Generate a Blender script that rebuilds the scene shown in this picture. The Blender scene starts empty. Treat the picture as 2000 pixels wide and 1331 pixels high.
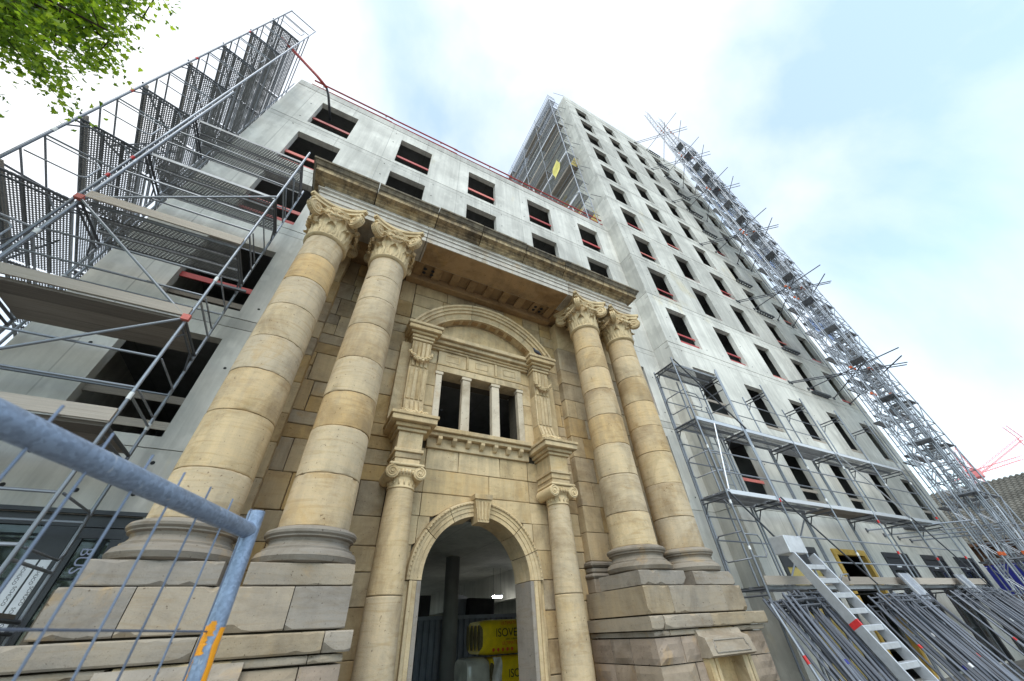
import bpy, math, random
from mathutils import Vector, Matrix, noise as mnoise

# ------------------------------------------------------------------ camera, sky, sun, exposure
SC = bpy.context.scene
COL = SC.collection
V = Vector
# world frame: X along the facades (right), Y into the buildings, Z up; camera at the origin, ground at z = GZ
GZ = -1.5
cam_data = bpy.data.cameras.new('camera')
cam = bpy.data.objects.new('camera', cam_data)
COL.objects.link(cam)
cr, cd, cf = V((0.8877615, -0.45806826, -0.04531)), V((0.26100244, 0.58201697, -0.77015192)), V((0.37915333, 0.6718852, 0.63624919))
cam.matrix_world = Matrix(((cr.x, -cd.x, -cf.x, 0), (cr.y, -cd.y, -cf.y, 0), (cr.z, -cd.z, -cf.z, 0), (0, 0, 0, 1)))
cam_data.sensor_width = 36.0
cam_data.lens = 36.0 * 689.3 / 2000.0
cam_data.clip_start = 0.02
cam_data.clip_end = 3000.0
cam_data.dof.use_dof = True
cam_data.dof.focus_distance = 9.0
cam_data.dof.aperture_fstop = 3.5
SC.camera = cam

SUN_AZ, SUN_EL = math.radians(-150.0), math.radians(52.0)     # azimuth from +Y towards +X
world = bpy.data.worlds.new('World')
SC.world = world
world.use_nodes = True
wn, wl = world.node_tree.nodes, world.node_tree.links
wn.clear()
w_out = wn.new('ShaderNodeOutputWorld')
w_bg = wn.new('ShaderNodeBackground')
w_bg.inputs['Strength'].default_value = 0.1
w_sky = wn.new('ShaderNodeTexSky')
w_sky.sky_type = 'NISHITA'
w_sky.sun_disc = False
w_sky.sun_elevation = SUN_EL
w_sky.sun_rotation = SUN_AZ
w_sky.air_density = 1.0
w_sky.dust_density = 0.6
w_sky.ozone_density = 1.5
w_tc = wn.new('ShaderNodeTexCoord')
w_map = wn.new('ShaderNodeMapping')
w_map.inputs['Location'].default_value = (7.4, 3.9, 0.2)
w_map.inputs['Scale'].default_value = (1.0, 1.0, 1.0)
w_n1 = wn.new('ShaderNodeTexNoise')
w_n1.inputs['Scale'].default_value = 1.7
w_n1.inputs['Detail'].default_value = 7.0
w_n1.inputs['Roughness'].default_value = 0.5
w_n1.inputs['Distortion'].default_value = 0.3
w_rmp = wn.new('ShaderNodeValToRGB')
w_rmp.color_ramp.elements[0].position = 0.37
w_rmp.color_ramp.elements[0].color = (0.30, 0.30, 0.30, 1)
w_rmp.color_ramp.elements[1].position = 0.67
w_rmp.color_ramp.elements[1].color = (1, 1, 1, 1)
w_mix = wn.new('ShaderNodeMixRGB')
w_mix.inputs['Color2'].default_value = (10.2, 10.35, 10.6, 1)
w_gain = wn.new('ShaderNodeMixRGB')
w_gain.blend_type = 'MULTIPLY'
w_gain.inputs['Fac'].default_value = 1.0
w_gain.inputs['Color2'].default_value = (2.35, 3.05, 2.8, 1)
wl.new(w_tc.outputs['Generated'], w_map.inputs['Vector'])
wl.new(w_map.outputs['Vector'], w_n1.inputs['Vector'])
wl.new(w_n1.outputs['Fac'], w_rmp.inputs['Fac'])
wl.new(w_rmp.outputs['Color'], w_mix.inputs['Fac'])
wl.new(w_sky.outputs['Color'], w_gain.inputs['Color1'])
wl.new(w_gain.outputs['Color'], w_mix.inputs['Color1'])
wl.new(w_mix.outputs['Color'], w_bg.inputs['Color'])
wl.new(w_bg.outputs['Background'], w_out.inputs['Surface'])

sun_data = bpy.data.lights.new('sun', 'SUN')
sun_data.energy = 1.5
sun_data.angle = math.radians(38.0)
sun_data.color = (1.0, 0.95, 0.87)
sun = bpy.data.objects.new('sun', sun_data)
COL.objects.link(sun)
sun_dir = V((math.sin(SUN_AZ) * math.cos(SUN_EL), math.cos(SUN_AZ) * math.cos(SUN_EL), math.sin(SUN_EL)))
sun.rotation_euler = sun_dir.to_track_quat('Z', 'Y').to_euler()
sun.location = sun_dir * 60

SC.view_settings.view_transform = 'Standard'
SC.view_settings.look = 'None'
SC.view_settings.gamma = 1.0
SC.view_settings.use_curve_mapping = False
SC.view_settings.exposure = 0.46
SC.cycles.max_bounces = 8
SC.cycles.diffuse_bounces = 4
SC.cycles.transparent_max_bounces = 24

rnd = random.Random(7)

# ------------------------------------------------------------------ helpers
def wm(o):
    m = o.matrix_basis.copy()
    return m if o.parent is None else wm(o.parent) @ o.matrix_parent_inverse @ m

def link(o, parent=None):
    COL.objects.link(o)
    if parent is not None:
        o.parent = parent
        o.matrix_parent_inverse = wm(parent).inverted()
    return o

def copy_tree(o, parent=None, offset=None, label=None):
    c = o.copy()
    COL.objects.link(c)
    if parent is not None: c.parent = parent
    if offset is not None: c.location = c.location + V(offset)
    if label: c['label'] = label
    for ch in list(o.children): copy_tree(ch, c)
    return c

def tag(o, label=None, cat=None, group=None, kind=None):
    if label: o['label'] = label
    if cat: o['category'] = cat
    if group: o['group'] = group
    if kind: o['kind'] = kind
    return o

def empty(name, loc, label=None, cat=None, group=None, parent=None):
    o = bpy.data.objects.new(name, None)
    o.location = V(loc)
    o.empty_display_size = 0.2
    if parent is None:
        COL.objects.link(o)
    else:
        link(o, parent)
    return tag(o, label, cat, group)

class MB:
    def __init__(self):
        self.v, self.f = [], []
    def add(self, vs, fs):
        n = len(self.v)
        self.v += [tuple(p) for p in vs]
        self.f += [tuple(i + n for i in f) for f in fs]
        return self
    def hexa(self, p):      # 8 points: bottom 4 ccw, top 4 ccw
        return self.add(p, [(3, 2, 1, 0), (4, 5, 6, 7), (0, 1, 5, 4), (1, 2, 6, 5), (2, 3, 7, 6), (3, 0, 4, 7)])
    def box(self, x0, x1, y0, y1, z0, z1):
        return self.hexa([(x0, y0, z0), (x1, y0, z0), (x1, y1, z0), (x0, y1, z0), (x0, y0, z1), (x1, y0, z1), (x1, y1, z1), (x0, y1, z1)])
    def cbox(self, x0, x1, y0, y1, z0, z1, c=0.012, j=0.0, r=rnd):
        """box with chamfered edges, corners jittered by j"""
        if x1 < x0: x0, x1 = x1, x0
        lo, hi = (x0, y0, z0), (x1, y1, z1)
        c = min(c, (x1 - x0) * .4, (y1 - y0) * .4, (z1 - z0) * .4)
        vs, idx = [], {}
        for sx in (0, 1):
            for sy in (0, 1):
                for sz in (0, 1):
                    p = [(lo, hi)[s][i] for i, s in enumerate((sx, sy, sz))]
                    if j: p = [q + r.uniform(-j, j) for q in p]
                    cc = c * (r.uniform(.6, 1.8) if j else 1)
                    for a in range(3):       # vertex that lies on the face with normal axis a
                        q = list(p)
                        for b in range(3):
                            if b != a: q[b] += cc * (1 if (sx, sy, sz)[b] == 0 else -1)
                        idx[(sx, sy, sz, a)] = len(vs); vs.append(q)
        fs = []
        for a in range(3):
            b, d = (a + 1) % 3, (a + 2) % 3
            for s in (0, 1):
                quad = []
                for (u, w) in ((0, 0), (1, 0), (1, 1), (0, 1)):
                    k = [0, 0, 0]; k[a] = s; k[b] = u; k[d] = w
                    quad.append(idx[(k[0], k[1], k[2], a)])
                fs.append(tuple(quad if s else quad[::-1]))
        for a in range(3):                   # edges along axis a
            b, d = (a + 1) % 3, (a + 2) % 3
            for (u, w) in ((0, 0), (1, 0), (1, 1), (0, 1)):
                k0 = [0, 0, 0]; k0[b] = u; k0[d] = w; k1 = list(k0); k1[a] = 1
                q = [idx[(*k0, b)], idx[(*k1, b)], idx[(*k1, d)], idx[(*k0, d)]]
                fs.append(tuple(q if (u == w) else q[::-1]))
        for sx in (0, 1):
            for sy in (0, 1):
                for sz in (0, 1):
                    t = [idx[(sx, sy, sz, a)] for a in range(3)]
                    fs.append(tuple(t if (sx + sy + sz) % 2 == 1 else t[::-1]))
        return self.add(vs, fs)
    def prism(self, poly, axis, lo, hi):
        """extrude a 2D polygon along axis 'x','y' or 'z'"""
        def mk(p, h):
            if axis == 'y': return (p[0], h, p[1])
            if axis == 'x': return (h, p[0], p[1])
            return (p[0], p[1], h)
        n = len(poly)
        vs = [mk(p, lo) for p in poly] + [mk(p, hi) for p in poly]
        fs = [tuple(range(n)), tuple(range(2 * n - 1, n - 1, -1))]
        fs += [(i, n + i, n + (i + 1) % n, (i + 1) % n) for i in range(n)]
        return self.add(vs, fs)
    def rings(self, rings, closed_ring=True, caps=True):
        n = len(rings[0]); vs = [p for r in rings for p in r]; fs = []
        for i in range(len(rings) - 1):
            for k in range(n if closed_ring else n - 1):
                a, b = i * n + k, i * n + (k + 1) % n
                fs.append((a, b, b + n, a + n))
        if caps and closed_ring:
            fs.append(tuple(range(n - 1, -1, -1)))
            fs.append(tuple(range((len(rings) - 1) * n, len(rings) * n)))
        return self.add(vs, fs)
    def lathe(self, prof, cx, cy, n=40, caps=True):
        rs = []
        for r, z in prof:
            rs.append([(cx + r * math.cos(2 * math.pi * k / n), cy + r * math.sin(2 * math.pi * k / n), z) for k in range(n)])
        return self.rings(rs, True, caps)
    def tube(self, pts, r, n=8, caps=True):
        pts = [V(p) for p in pts]
        rad = r if isinstance(r, (list, tuple)) else [r] * len(pts)
        t0 = (pts[1] - pts[0]).normalized()
        up = V((0, 0, 1)) if abs(t0.z) < .9 else V((1, 0, 0))
        a = t0.cross(up).normalized()
        rings = []
        for i, p in enumerate(pts):
            if i == 0: t = pts[1] - pts[0]
            elif i == len(pts) - 1: t = pts[-1] - pts[-2]
            else: t = (pts[i + 1] - p).normalized() + (p - pts[i - 1]).normalized()
            t.normalize()
            a = (a - t * a.dot(t)).normalized()
            b = t.cross(a)
            rings.append([p + (a * math.cos(2 * math.pi * k / n) + b * math.sin(2 * math.pi * k / n)) * rad[i] for k in range(n)])
        return self.rings(rings, True, caps)
    def grid(self, fn, nu, nv):
        vs = [fn(u / nu, w / nv) for w in range(nv + 1) for u in range(nu + 1)]
        fs = [(w * (nu + 1) + u, w * (nu + 1) + u + 1, (w + 1) * (nu + 1) + u + 1, (w + 1) * (nu + 1) + u) for w in range(nv) for u in range(nu)]
        return self.add(vs, fs)
    def mesh(self, name, mat, smooth=False):
        me = bpy.data.meshes.new(name)
        me.from_pydata(self.v, [], self.f)
        if mat: me.materials.append(mat)
        if smooth:
            for p in me.polygons: p.use_smooth = True
        me.update()
        return me
    def build(self, name, mat, parent=None, smooth=False, sharp=None):
        me = self.mesh(name, mat, smooth)
        if smooth and sharp:
            try: me.set_sharp_from_angle(angle=math.radians(sharp))
            except Exception: pass
        return link(bpy.data.objects.new(name, me), parent)

# ------------------------------------------------------------------ materials
def new_mat(name):
    m = bpy.data.materials.new(name)
    m.use_nodes = True
    nt = m.node_tree
    bs = nt.nodes.get('Principled BSDF')
    return m, nt, bs

def ramp(nt, stops):
    r = nt.nodes.new('ShaderNodeValToRGB')
    e = r.color_ramp.elements
    e[0].position, e[0].color = stops[0][0], (*stops[0][1], 1)
    e[1].position, e[1].color = stops[-1][0], (*stops[-1][1], 1)
    for p, c in stops[1:-1]:
        x = e.new(p); x.color = (*c, 1)
    return r

def noise(nt, vec, scale, detail=6, rough=.55, stretch=None, dist=0.0):
    if stretch:
        mp = nt.nodes.new('ShaderNodeMapping'); mp.inputs['Scale'].default_value = stretch
        nt.links.new(vec, mp.inputs['Vector']); vec = mp.outputs['Vector']
    n = nt.nodes.new('ShaderNodeTexNoise')
    n.inputs['Scale'].default_value = scale; n.inputs['Detail'].default_value = detail
    n.inputs['Roughness'].default_value = rough; n.inputs['Distortion'].default_value = dist
    nt.links.new(vec, n.inputs['Vector'])
    return n.outputs['Fac']

def mixc(nt, fac, a, b, mode='MIX'):
    m = nt.nodes.new('ShaderNodeMixRGB'); m.blend_type = mode
    for s, v in (('Fac', fac), ('Color1', a), ('Color2', b)):
        if hasattr(v, 'links') or hasattr(v, 'is_linked'): nt.links.new(v, m.inputs[s])
        elif isinstance(v, (int, float)): m.inputs[s].default_value = v
        else: m.inputs[s].default_value = (*v, 1)
    return m.outputs['Color']

def math_n(nt, op, a, b=None):
    m = nt.nodes.new('ShaderNodeMath'); m.operation = op
    for i, v in enumerate((a, b)):
        if v is None: continue
        if isinstance(v, (int, float)): m.inputs[i].default_value = v
        else: nt.links.new(v, m.inputs[i])
    return m.outputs['Value']

def obj_coords(nt, rand=True):
    tc = nt.nodes.new('ShaderNodeTexCoord')
    oi = nt.nodes.new('ShaderNodeObjectInfo')
    if not rand: return tc.outputs['Object'], oi.outputs['Random']
    mul = nt.nodes.new('ShaderNodeVectorMath'); mul.operation = 'MULTIPLY_ADD'
    nt.links.new(oi.outputs['Random'], mul.inputs[0])
    mul.inputs[1].default_value = (37.0, 53.0, 29.0)
    nt.links.new(tc.outputs['Object'], mul.inputs[2])
    return mul.outputs['Vector'], oi.outputs['Random']

def bump(nt, bs, h, strength=.3, dist=.01):
    b = nt.nodes.new('ShaderNodeBump')
    b.inputs['Strength'].default_value = strength; b.inputs['Distance'].default_value = dist
    nt.links.new(h, b.inputs['Height']); nt.links.new(b.outputs['Normal'], bs.inputs['Normal'])

def sandstone(name, tones, dirt=.35, dirt_col=(.10, .09, .075), bands=.5, vary=True, rough=.9, streak=0.0):
    m, nt, bs = new_mat(name)
    vec, rn = obj_coords(nt)
    base = ramp(nt, tones)
    big = noise(nt, vec, .9, 5, .6)
    if vary:
        f = math_n(nt, 'ADD', math_n(nt, 'MULTIPLY', rn, .75), math_n(nt, 'MULTIPLY', big, .35))
    else:
        f = big
    nt.links.new(f, base.inputs['Fac'])
    c = base.outputs['Color']
    bed = noise(nt, vec, 1.5, 5, .62, (.8, .8, 6.0), 2.2)           # bedding bands
    br = ramp(nt, [(.32, (.80, .68, .50)), (.5, (1, 1, 1)), (.68, (1.10, 1.04, .95))])
    nt.links.new(bed, br.inputs['Fac'])
    c = mixc(nt, bands, c, br.outputs['Color'], 'MULTIPLY')
    rust = noise(nt, vec, 1.6, 6, .65, None, .8)
    rr = ramp(nt, [(.58, (0, 0, 0)), (.72, (1, 1, 1))])
    nt.links.new(rust, rr.inputs['Fac'])
    c = mixc(nt, math_n(nt, 'MULTIPLY', rr.outputs['Color'], .5), c, (.50, .31, .11))
    d = noise(nt, vec, 1.3, 8, .7)
    dr = ramp(nt, [(.50, (0, 0, 0)), (.75, (1, 1, 1))])
    nt.links.new(d, dr.inputs['Fac'])
    c = mixc(nt, math_n(nt, 'MULTIPLY', dr.outputs['Color'], dirt), c, dirt_col)
    if streak:
        s = noise(nt, vec, 3.0, 6, .7, (2.2, 2.2, .18))
        sr = ramp(nt, [(.42, (0, 0, 0)), (.62, (1, 1, 1))])
        nt.links.new(s, sr.inputs['Fac'])
        c = mixc(nt, math_n(nt, 'MULTIPLY', sr.outputs['Color'], streak), c, dirt_col)
    blot = noise(nt, vec, .55, 6, .7, None, 1.0)
    blr = ramp(nt, [(.36, (.66, .62, .57)), (.5, (1, 1, 1)), (.66, (1.08, 1.06, 1.03))])
    nt.links.new(blot, blr.inputs['Fac'])
    c = mixc(nt, .9, c, blr.outputs['Color'], 'MULTIPLY')
    pit = noise(nt, vec, 26, 2, .5)
    pr_ = ramp(nt, [(.26, (.35, .30, .25)), (.31, (1, 1, 1))])
    nt.links.new(pit, pr_.inputs['Fac'])
    c = mixc(nt, .8, c, pr_.outputs['Color'], 'MULTIPLY')
    sp = noise(nt, vec, 70, 3, .6)
    spr = ramp(nt, [(.28, (.55, .5, .45)), (.38, (1, 1, 1))])
    nt.links.new(sp, spr.inputs['Fac'])
    c = mixc(nt, .6, c, spr.outputs['Color'], 'MULTIPLY')
    c = mixc(nt, 1.0, c, (1.015, 1.0, 1.0), 'MULTIPLY')
    nt.links.new(c, bs.inputs['Base Color'])
    bs.inputs['Roughness'].default_value = rough
    bs.inputs['Specular IOR Level'].default_value = .25
    hb = math_n(nt, 'ADD', math_n(nt, 'MULTIPLY', noise(nt, vec, 9, 6, .65), 1.0), math_n(nt, 'MULTIPLY', noise(nt, vec, 90, 3, .6), .35))
    bump(nt, bs, hb, .55, .012)
    return m

M = {}
M['drum'] = sandstone('sandstone_drum', [(.0, (.58, .41, .205)), (.3, (.60, .47, .285)), (.6, (.52, .43, .305)), (.8, (.60, .44, .235)), (1, (.57, .37, .155))], dirt=.5, bands=.6, dirt_col=(.25, .22, .18), streak=.2)
M['ashlar'] = sandstone('sandstone_ashlar', [(.0, (.47, .35, .19)), (.25, (.55, .43, .26)), (.5, (.42, .35, .25)), (.75, (.55, .38, .17)), (1, (.50, .43, .32))], dirt=.6, bands=.25, dirt_col=(.13, .10, .075), streak=.2)
M['carved'] = sandstone('sandstone_carved', [(.0, (.57, .43, .24)), (.5, (.60, .48, .30)), (1, (.54, .40, .21))], dirt=.5, bands=.3, dirt_col=(.17, .145, .11), streak=.25)
M['capital'] = sandstone('sandstone_capital', [(.0, (.60, .46, .25)), (.5, (.64, .51, .31)), (1, (.56, .43, .24))], dirt=.3, bands=.1, vary=False)
M['grey_stone'] = sandstone('sandstone_grey', [(.0, (.33, .275, .205)), (.3, (.38, .32, .245)), (.6, (.29, .262, .228)), (1, (.37, .29, .18))], dirt=.55, bands=.4, dirt_col=(.15, .14, .13), streak=.15)
M['rough_stone'] = sandstone('sandstone_rough', [(.0, (.30, .23, .145)), (.3, (.34, .275, .20)), (.6, (.30, .235, .18)), (1, (.32, .27, .22))], dirt=.5, bands=.15, dirt_col=(.13, .11, .10))
M['base_stone'] = sandstone('sandstone_base', [(.0, (.23, .205, .175)), (.5, (.28, .245, .20)), (1, (.21, .195, .172))], dirt=.5, bands=.5, dirt_col=(.15, .14, .13))
M['cornice_stone'] = sandstone('sandstone_cornice', [(.0, (.42, .31, .17)), (.5, (.50, .39, .23)), (1, (.40, .30, .18))], dirt=.85, bands=.3, dirt_col=(.06, .052, .045), streak=.7)
M['cyma_stone'] = sandstone('sandstone_sooty', [(.0, (.13, .11, .085)), (.5, (.24, .20, .14)), (1, (.11, .095, .08))], dirt=.9, bands=.2, dirt_col=(.03, .028, .026), streak=.6)
M['architrave_stone'] = sandstone('sandstone_architrave', [(.0, (.50, .47, .41)), (.5, (.56, .53, .48)), (1, (.47, .42, .34))], dirt=.35, bands=.2, dirt_col=(.18, .15, .11), streak=.25)
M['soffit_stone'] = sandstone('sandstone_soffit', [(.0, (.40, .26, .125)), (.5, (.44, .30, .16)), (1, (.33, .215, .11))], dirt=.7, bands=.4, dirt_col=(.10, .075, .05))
M['mullion_stone'] = sandstone('sandstone_pale', [(.0, (.58, .49, .36)), (.5, (.62, .54, .42)), (1, (.55, .47, .35))], dirt=.1, bands=.1)

def plain(name, col, rough=.6, metal=0.0, nscale=6.0, amt=.25, spec=.4, bumps=0.0, stretch=None):
    m, nt, bs = new_mat(name)
    vec, rn = obj_coords(nt)
    n = noise(nt, vec, nscale, 6, .65, stretch)
    r = ramp(nt, [(.25, tuple(c * (1 - amt) for c in col)), (.75, tuple(min(1, c * (1 + amt)) for c in col))])
    nt.links.new(n, r.inputs['Fac'])
    v = ramp(nt, [(0, (1 - amt * .8,) * 3), (1, (1 + amt * .4,) * 3)])
    nt.links.new(rn, v.inputs['Fac'])
    nt.links.new(mixc(nt, 1.0, r.outputs['Color'], v.outputs['Color'], 'MULTIPLY'), bs.inputs['Base Color'])
    bs.inputs['Roughness'].default_value = rough
    bs.inputs['Metallic'].default_value = metal
    bs.inputs['Specular IOR Level'].default_value = spec
    if bumps: bump(nt, bs, n, bumps, .01)
    return m

M['steel'] = plain('galvanised_steel', (.28, .295, .325), .42, .5, 14, .4)
M['rack_steel'] = plain('racked_steel', (.15, .16, .185), .48, .4, 14, .5)
M['wire_steel'] = plain('mesh_wire', (.17, .20, .27), .45, .5, 9, .3)
M['dark_steel'] = plain('worn_galvanised_steel', (.12, .125, .14), .55, .3, 10, .4)
M['fence_steel'] = plain('fence_galvanised_steel', (.30, .36, .46), .42, .6, 9, .3, stretch=(1, 1, .25))
def galvanised(name, col):
    m, nt, bs = new_mat(name)
    geo = nt.nodes.new('ShaderNodeNewGeometry')
    pos = geo.outputs['Position']
    vo = nt.nodes.new('ShaderNodeTexVoronoi'); vo.inputs['Scale'].default_value = 150.0
    nt.links.new(pos, vo.inputs['Vector'])
    bw = nt.nodes.new('ShaderNodeRGBToBW'); nt.links.new(vo.outputs['Color'], bw.inputs['Color'])
    r = ramp(nt, [(.1, tuple(c * .8 for c in col)), (.9, tuple(c * 1.2 for c in col))])
    nt.links.new(bw.outputs['Val'], r.inputs['Fac'])
    n = noise(nt, pos, 16, 8, .7)
    r2 = ramp(nt, [(.35, (.84, .84, .85)), (.5, (1, 1, 1)), (.7, (1.06, 1.06, 1.05))])
    nt.links.new(n, r2.inputs['Fac'])
    c = mixc(nt, 1.0, r.outputs['Color'], r2.outputs['Color'], 'MULTIPLY')
    sc = noise(nt, pos, 55, 4, .6, (1, 1, .25))
    r3 = ramp(nt, [(.66, (0, 0, 0)), (.70, (1, 1, 1))])
    nt.links.new(sc, r3.inputs['Fac'])
    c = mixc(nt, math_n(nt, 'MULTIPLY', r3.outputs['Color'], .6), c, (.6, .62, .64))
    nt.links.new(c, bs.inputs['Base Color'])
    rr_ = ramp(nt, [(.3, (.38,) * 3), (.7, (.62,) * 3)])
    nt.links.new(n, rr_.inputs['Fac']); nt.links.new(rr_.outputs['Color'], bs.inputs['Roughness'])
    bs.inputs['Metallic'].default_value = .55
    bump(nt, bs, n, .25, .002)
    return m
M['fence_steel'] = galvanised('fence_galvanised_steel', (.27, .34, .46))
M['aluminium'] = plain('aluminium', (.62, .63, .65), .42, .6, 8, .15)
M['tape_red'] = plain('red_tape', (.55, .03, .03), .5, 0, 20, .2)
M['tape_white'] = plain('white_sleeve', (.75, .75, .74), .5, 0, 20, .12)
M['red_paint'] = plain('red_guard_paint', (.42, .055, .05), .55, 0, 9, .25)
M['pink_board'] = plain('faded_red_board', (.60, .17, .14), .7, 0, 9, .25)
M['clamp_orange'] = plain('orange_coupler', (.62, .13, .04), .5, 0, 9, .2)
M['hazed_crane_red'] = plain('hazed_crane_paint', (.80, .24, .24), .5, 0, 3, .15)  # red paled: distance haze is put into the paint colour
M['timber'] = plain('weathered_board', (.27, .235, .20), .9, 0, 5, .5, .2, .4, (.6, 12, 12))
M['deck_steel'] = plain('deck_rail_steel', (.25, .255, .265), .55, .3, 10, .4)
M['timber_pale'] = plain('pale_board', (.43, .37, .31), .9, 0, 5, .38, .2, .4, (.6, 12, 12))
M['formply'] = plain('formwork_timber', (.52, .33, .08), .7, 0, 5, .25, .2, .2)
M['dark_frame'] = plain('anthracite_frame', (.035, .037, .042), .4, 0, 5, .2)
M['black_box'] = plain('dark_tray_metal', (.10, .105, .11), .6, .3, 6, .3)
M['navy'] = plain('navy_panel', (.015, .02, .20), .45, 0, 3, .15)
M['white_label'] = plain('white_label', (.75, .76, .78), .6, 0, 10, .08)
M['ink'] = plain('black_ink', (.02, .02, .02), .6, 0, 10, .1)
M['reflection_grey'] = plain('painted_reflection', (.33, .35, .47), .5, 0, 10, .1)  # tint of the reflected street marking painted on the pane
M['ink_red'] = plain('red_ink', (.60, .10, .02), .6, 0, 10, .1)
M['yellow_film'] = plain('yellow_film', (.80, .60, .01), .3, 0, 9, .2, .5, .9)
M['wool'] = plain('glass_wool', (.18, .15, .07), .95, 0, 20, .4)
M['clear_film'] = plain('milky_film', (.42, .42, .36), .25, 0, 4, .3, .6, .5)
M['corrugated'] = plain('grey_sheet_metal', (.26, .285, .34), .5, .2, 3, .2)
M['dark_board'] = plain('dark_boxes', (.045, .045, .05), .8, 0, 4, .4)
M['orange_paint'] = plain('orange_splash', (.85, .33, .01), .5, 0, 8, .12)
M['mortar'] = plain('dark_mortar', (.09, .075, .055), .95, 0, 9, .3)  # dark mortar of the cores, seen in the stone joints
M['tarp'] = plain('yellow_tarp', (.72, .62, .16), .6, 0, 3, .2)
M['insul'] = plain('insulation_board', (.55, .42, .14), .85, 0, 3, .2)
M['blue_net'] = plain('blue_sheet', (.30, .38, .62), .6, 0, 3, .2)
M['hole'] = plain('tie_hole', (.03, .03, .03), .9, 0, 9, .2)
M['bird'] = plain('pigeon', (.06, .065, .08), .7, 0, 20, .4)
M['rooftile'] = plain('concrete_roof_tile', (.15, .14, .12), .85, 0, 1.3, .35, .2, .2)
M['brown_wood'] = plain('brown_cladding', (.11, .055, .03), .8, 0, 4, .3)

def concrete(name, col, amt=.2, boards=.12, stain=.4, yellow=.3):
    m, nt, bs = new_mat(name)
    vec, rn = obj_coords(nt, False)
    n1 = noise(nt, vec, .55, 8, .62, None, .4)
    r1 = ramp(nt, [(.28, tuple(c * (1 - amt) for c in col)), (.55, col), (.8, tuple(c * (1 + amt * .8) for c in col))])
    nt.links.new(n1, r1.inputs['Fac'])
    c = r1.outputs['Color']
    b = noise(nt, vec, 2.2, 4, .65, (2.6, 2.6, .12), .3)
    r2 = ramp(nt, [(.35, (1 - boards,) * 3), (.6, (1 + boards * .6,) * 3)])
    nt.links.new(b, r2.inputs['Fac'])
    c = mixc(nt, 1.0, c, r2.outputs['Color'], 'MULTIPLY')
    s = noise(nt, vec, 1.1, 7, .7, (1.6, 1.6, .16))
    r3 = ramp(nt, [(.47, (0, 0, 0)), (.70, (1, 1, 1))])
    nt.links.new(s, r3.inputs['Fac'])
    c = mixc(nt, math_n(nt, 'MULTIPLY', r3.outputs['Color'], stain), c, tuple(k * .5 for k in col))
    y = noise(nt, vec, .42, 7, .72, (1, 1, .5), .6)
    r4 = ramp(nt, [(.60, (0, 0, 0)), (.74, (1, 1, 1))])
    nt.links.new(y, r4.inputs['Fac'])
    c = mixc(nt, math_n(nt, 'MULTIPLY', r4.outputs['Color'], yellow), c, (col[0] * .95, col[1] * .80, col[2] * .45))
    sep = nt.nodes.new('ShaderNodeSeparateXYZ'); nt.links.new(vec, sep.inputs['Vector'])
    fr = math_n(nt, 'FRACT', math_n(nt, 'MULTIPLY', math_n(nt, 'ADD', sep.outputs['X'], 50.3), 1 / 1.49))
    ln = math_n(nt, 'LESS_THAN', fr, .014)
    c = mixc(nt, math_n(nt, 'MULTIPLY', ln, .55), c, tuple(k * .45 for k in col))
    pt_ = noise(nt, vec, 1.7, 3, .5, (1, 1, .7))
    rp = ramp(nt, [(.60, (0, 0, 0)), (.64, (1, 1, 1))])
    nt.links.new(pt_, rp.inputs['Fac'])
    c = mixc(nt, math_n(nt, 'MULTIPLY', rp.outputs['Color'], .22), c, tuple(min(1, k * 1.35) for k in col))
    v = ramp(nt, [(0, (.80,) * 3), (1, (1.08,) * 3)])
    nt.links.new(rn, v.inputs['Fac'])
    c = mixc(nt, 1.0, c, v.outputs['Color'], 'MULTIPLY')
    nt.links.new(c, bs.inputs['Base Color'])
    bs.inputs['Roughness'].default_value = .85
    bs.inputs['Specular IOR Level'].default_value = .25
    bump(nt, bs, math_n(nt, 'ADD', noise(nt, vec, 14, 5, .6), math_n(nt, 'MULTIPLY', b, .8)), .25, .01)
    return m
M['concrete'] = concrete('cast_concrete', (.64, .615, .555), .34, .08, .5, .6)
M['concrete_low'] = concrete('cast_concrete_wing', (.64, .615, .56), .34, .09, .5, .7)
M['concrete_in'] = concrete('concrete_interior', (.22, .22, .215), .2, .1, .3, .1)  # shaded copy: dimness of the deep rooms is put into its colour
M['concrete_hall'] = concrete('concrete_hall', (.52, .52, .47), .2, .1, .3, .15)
M['ground'] = concrete('paved_ground', (.20, .19, .175), .3, .0, .3, .1)

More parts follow.
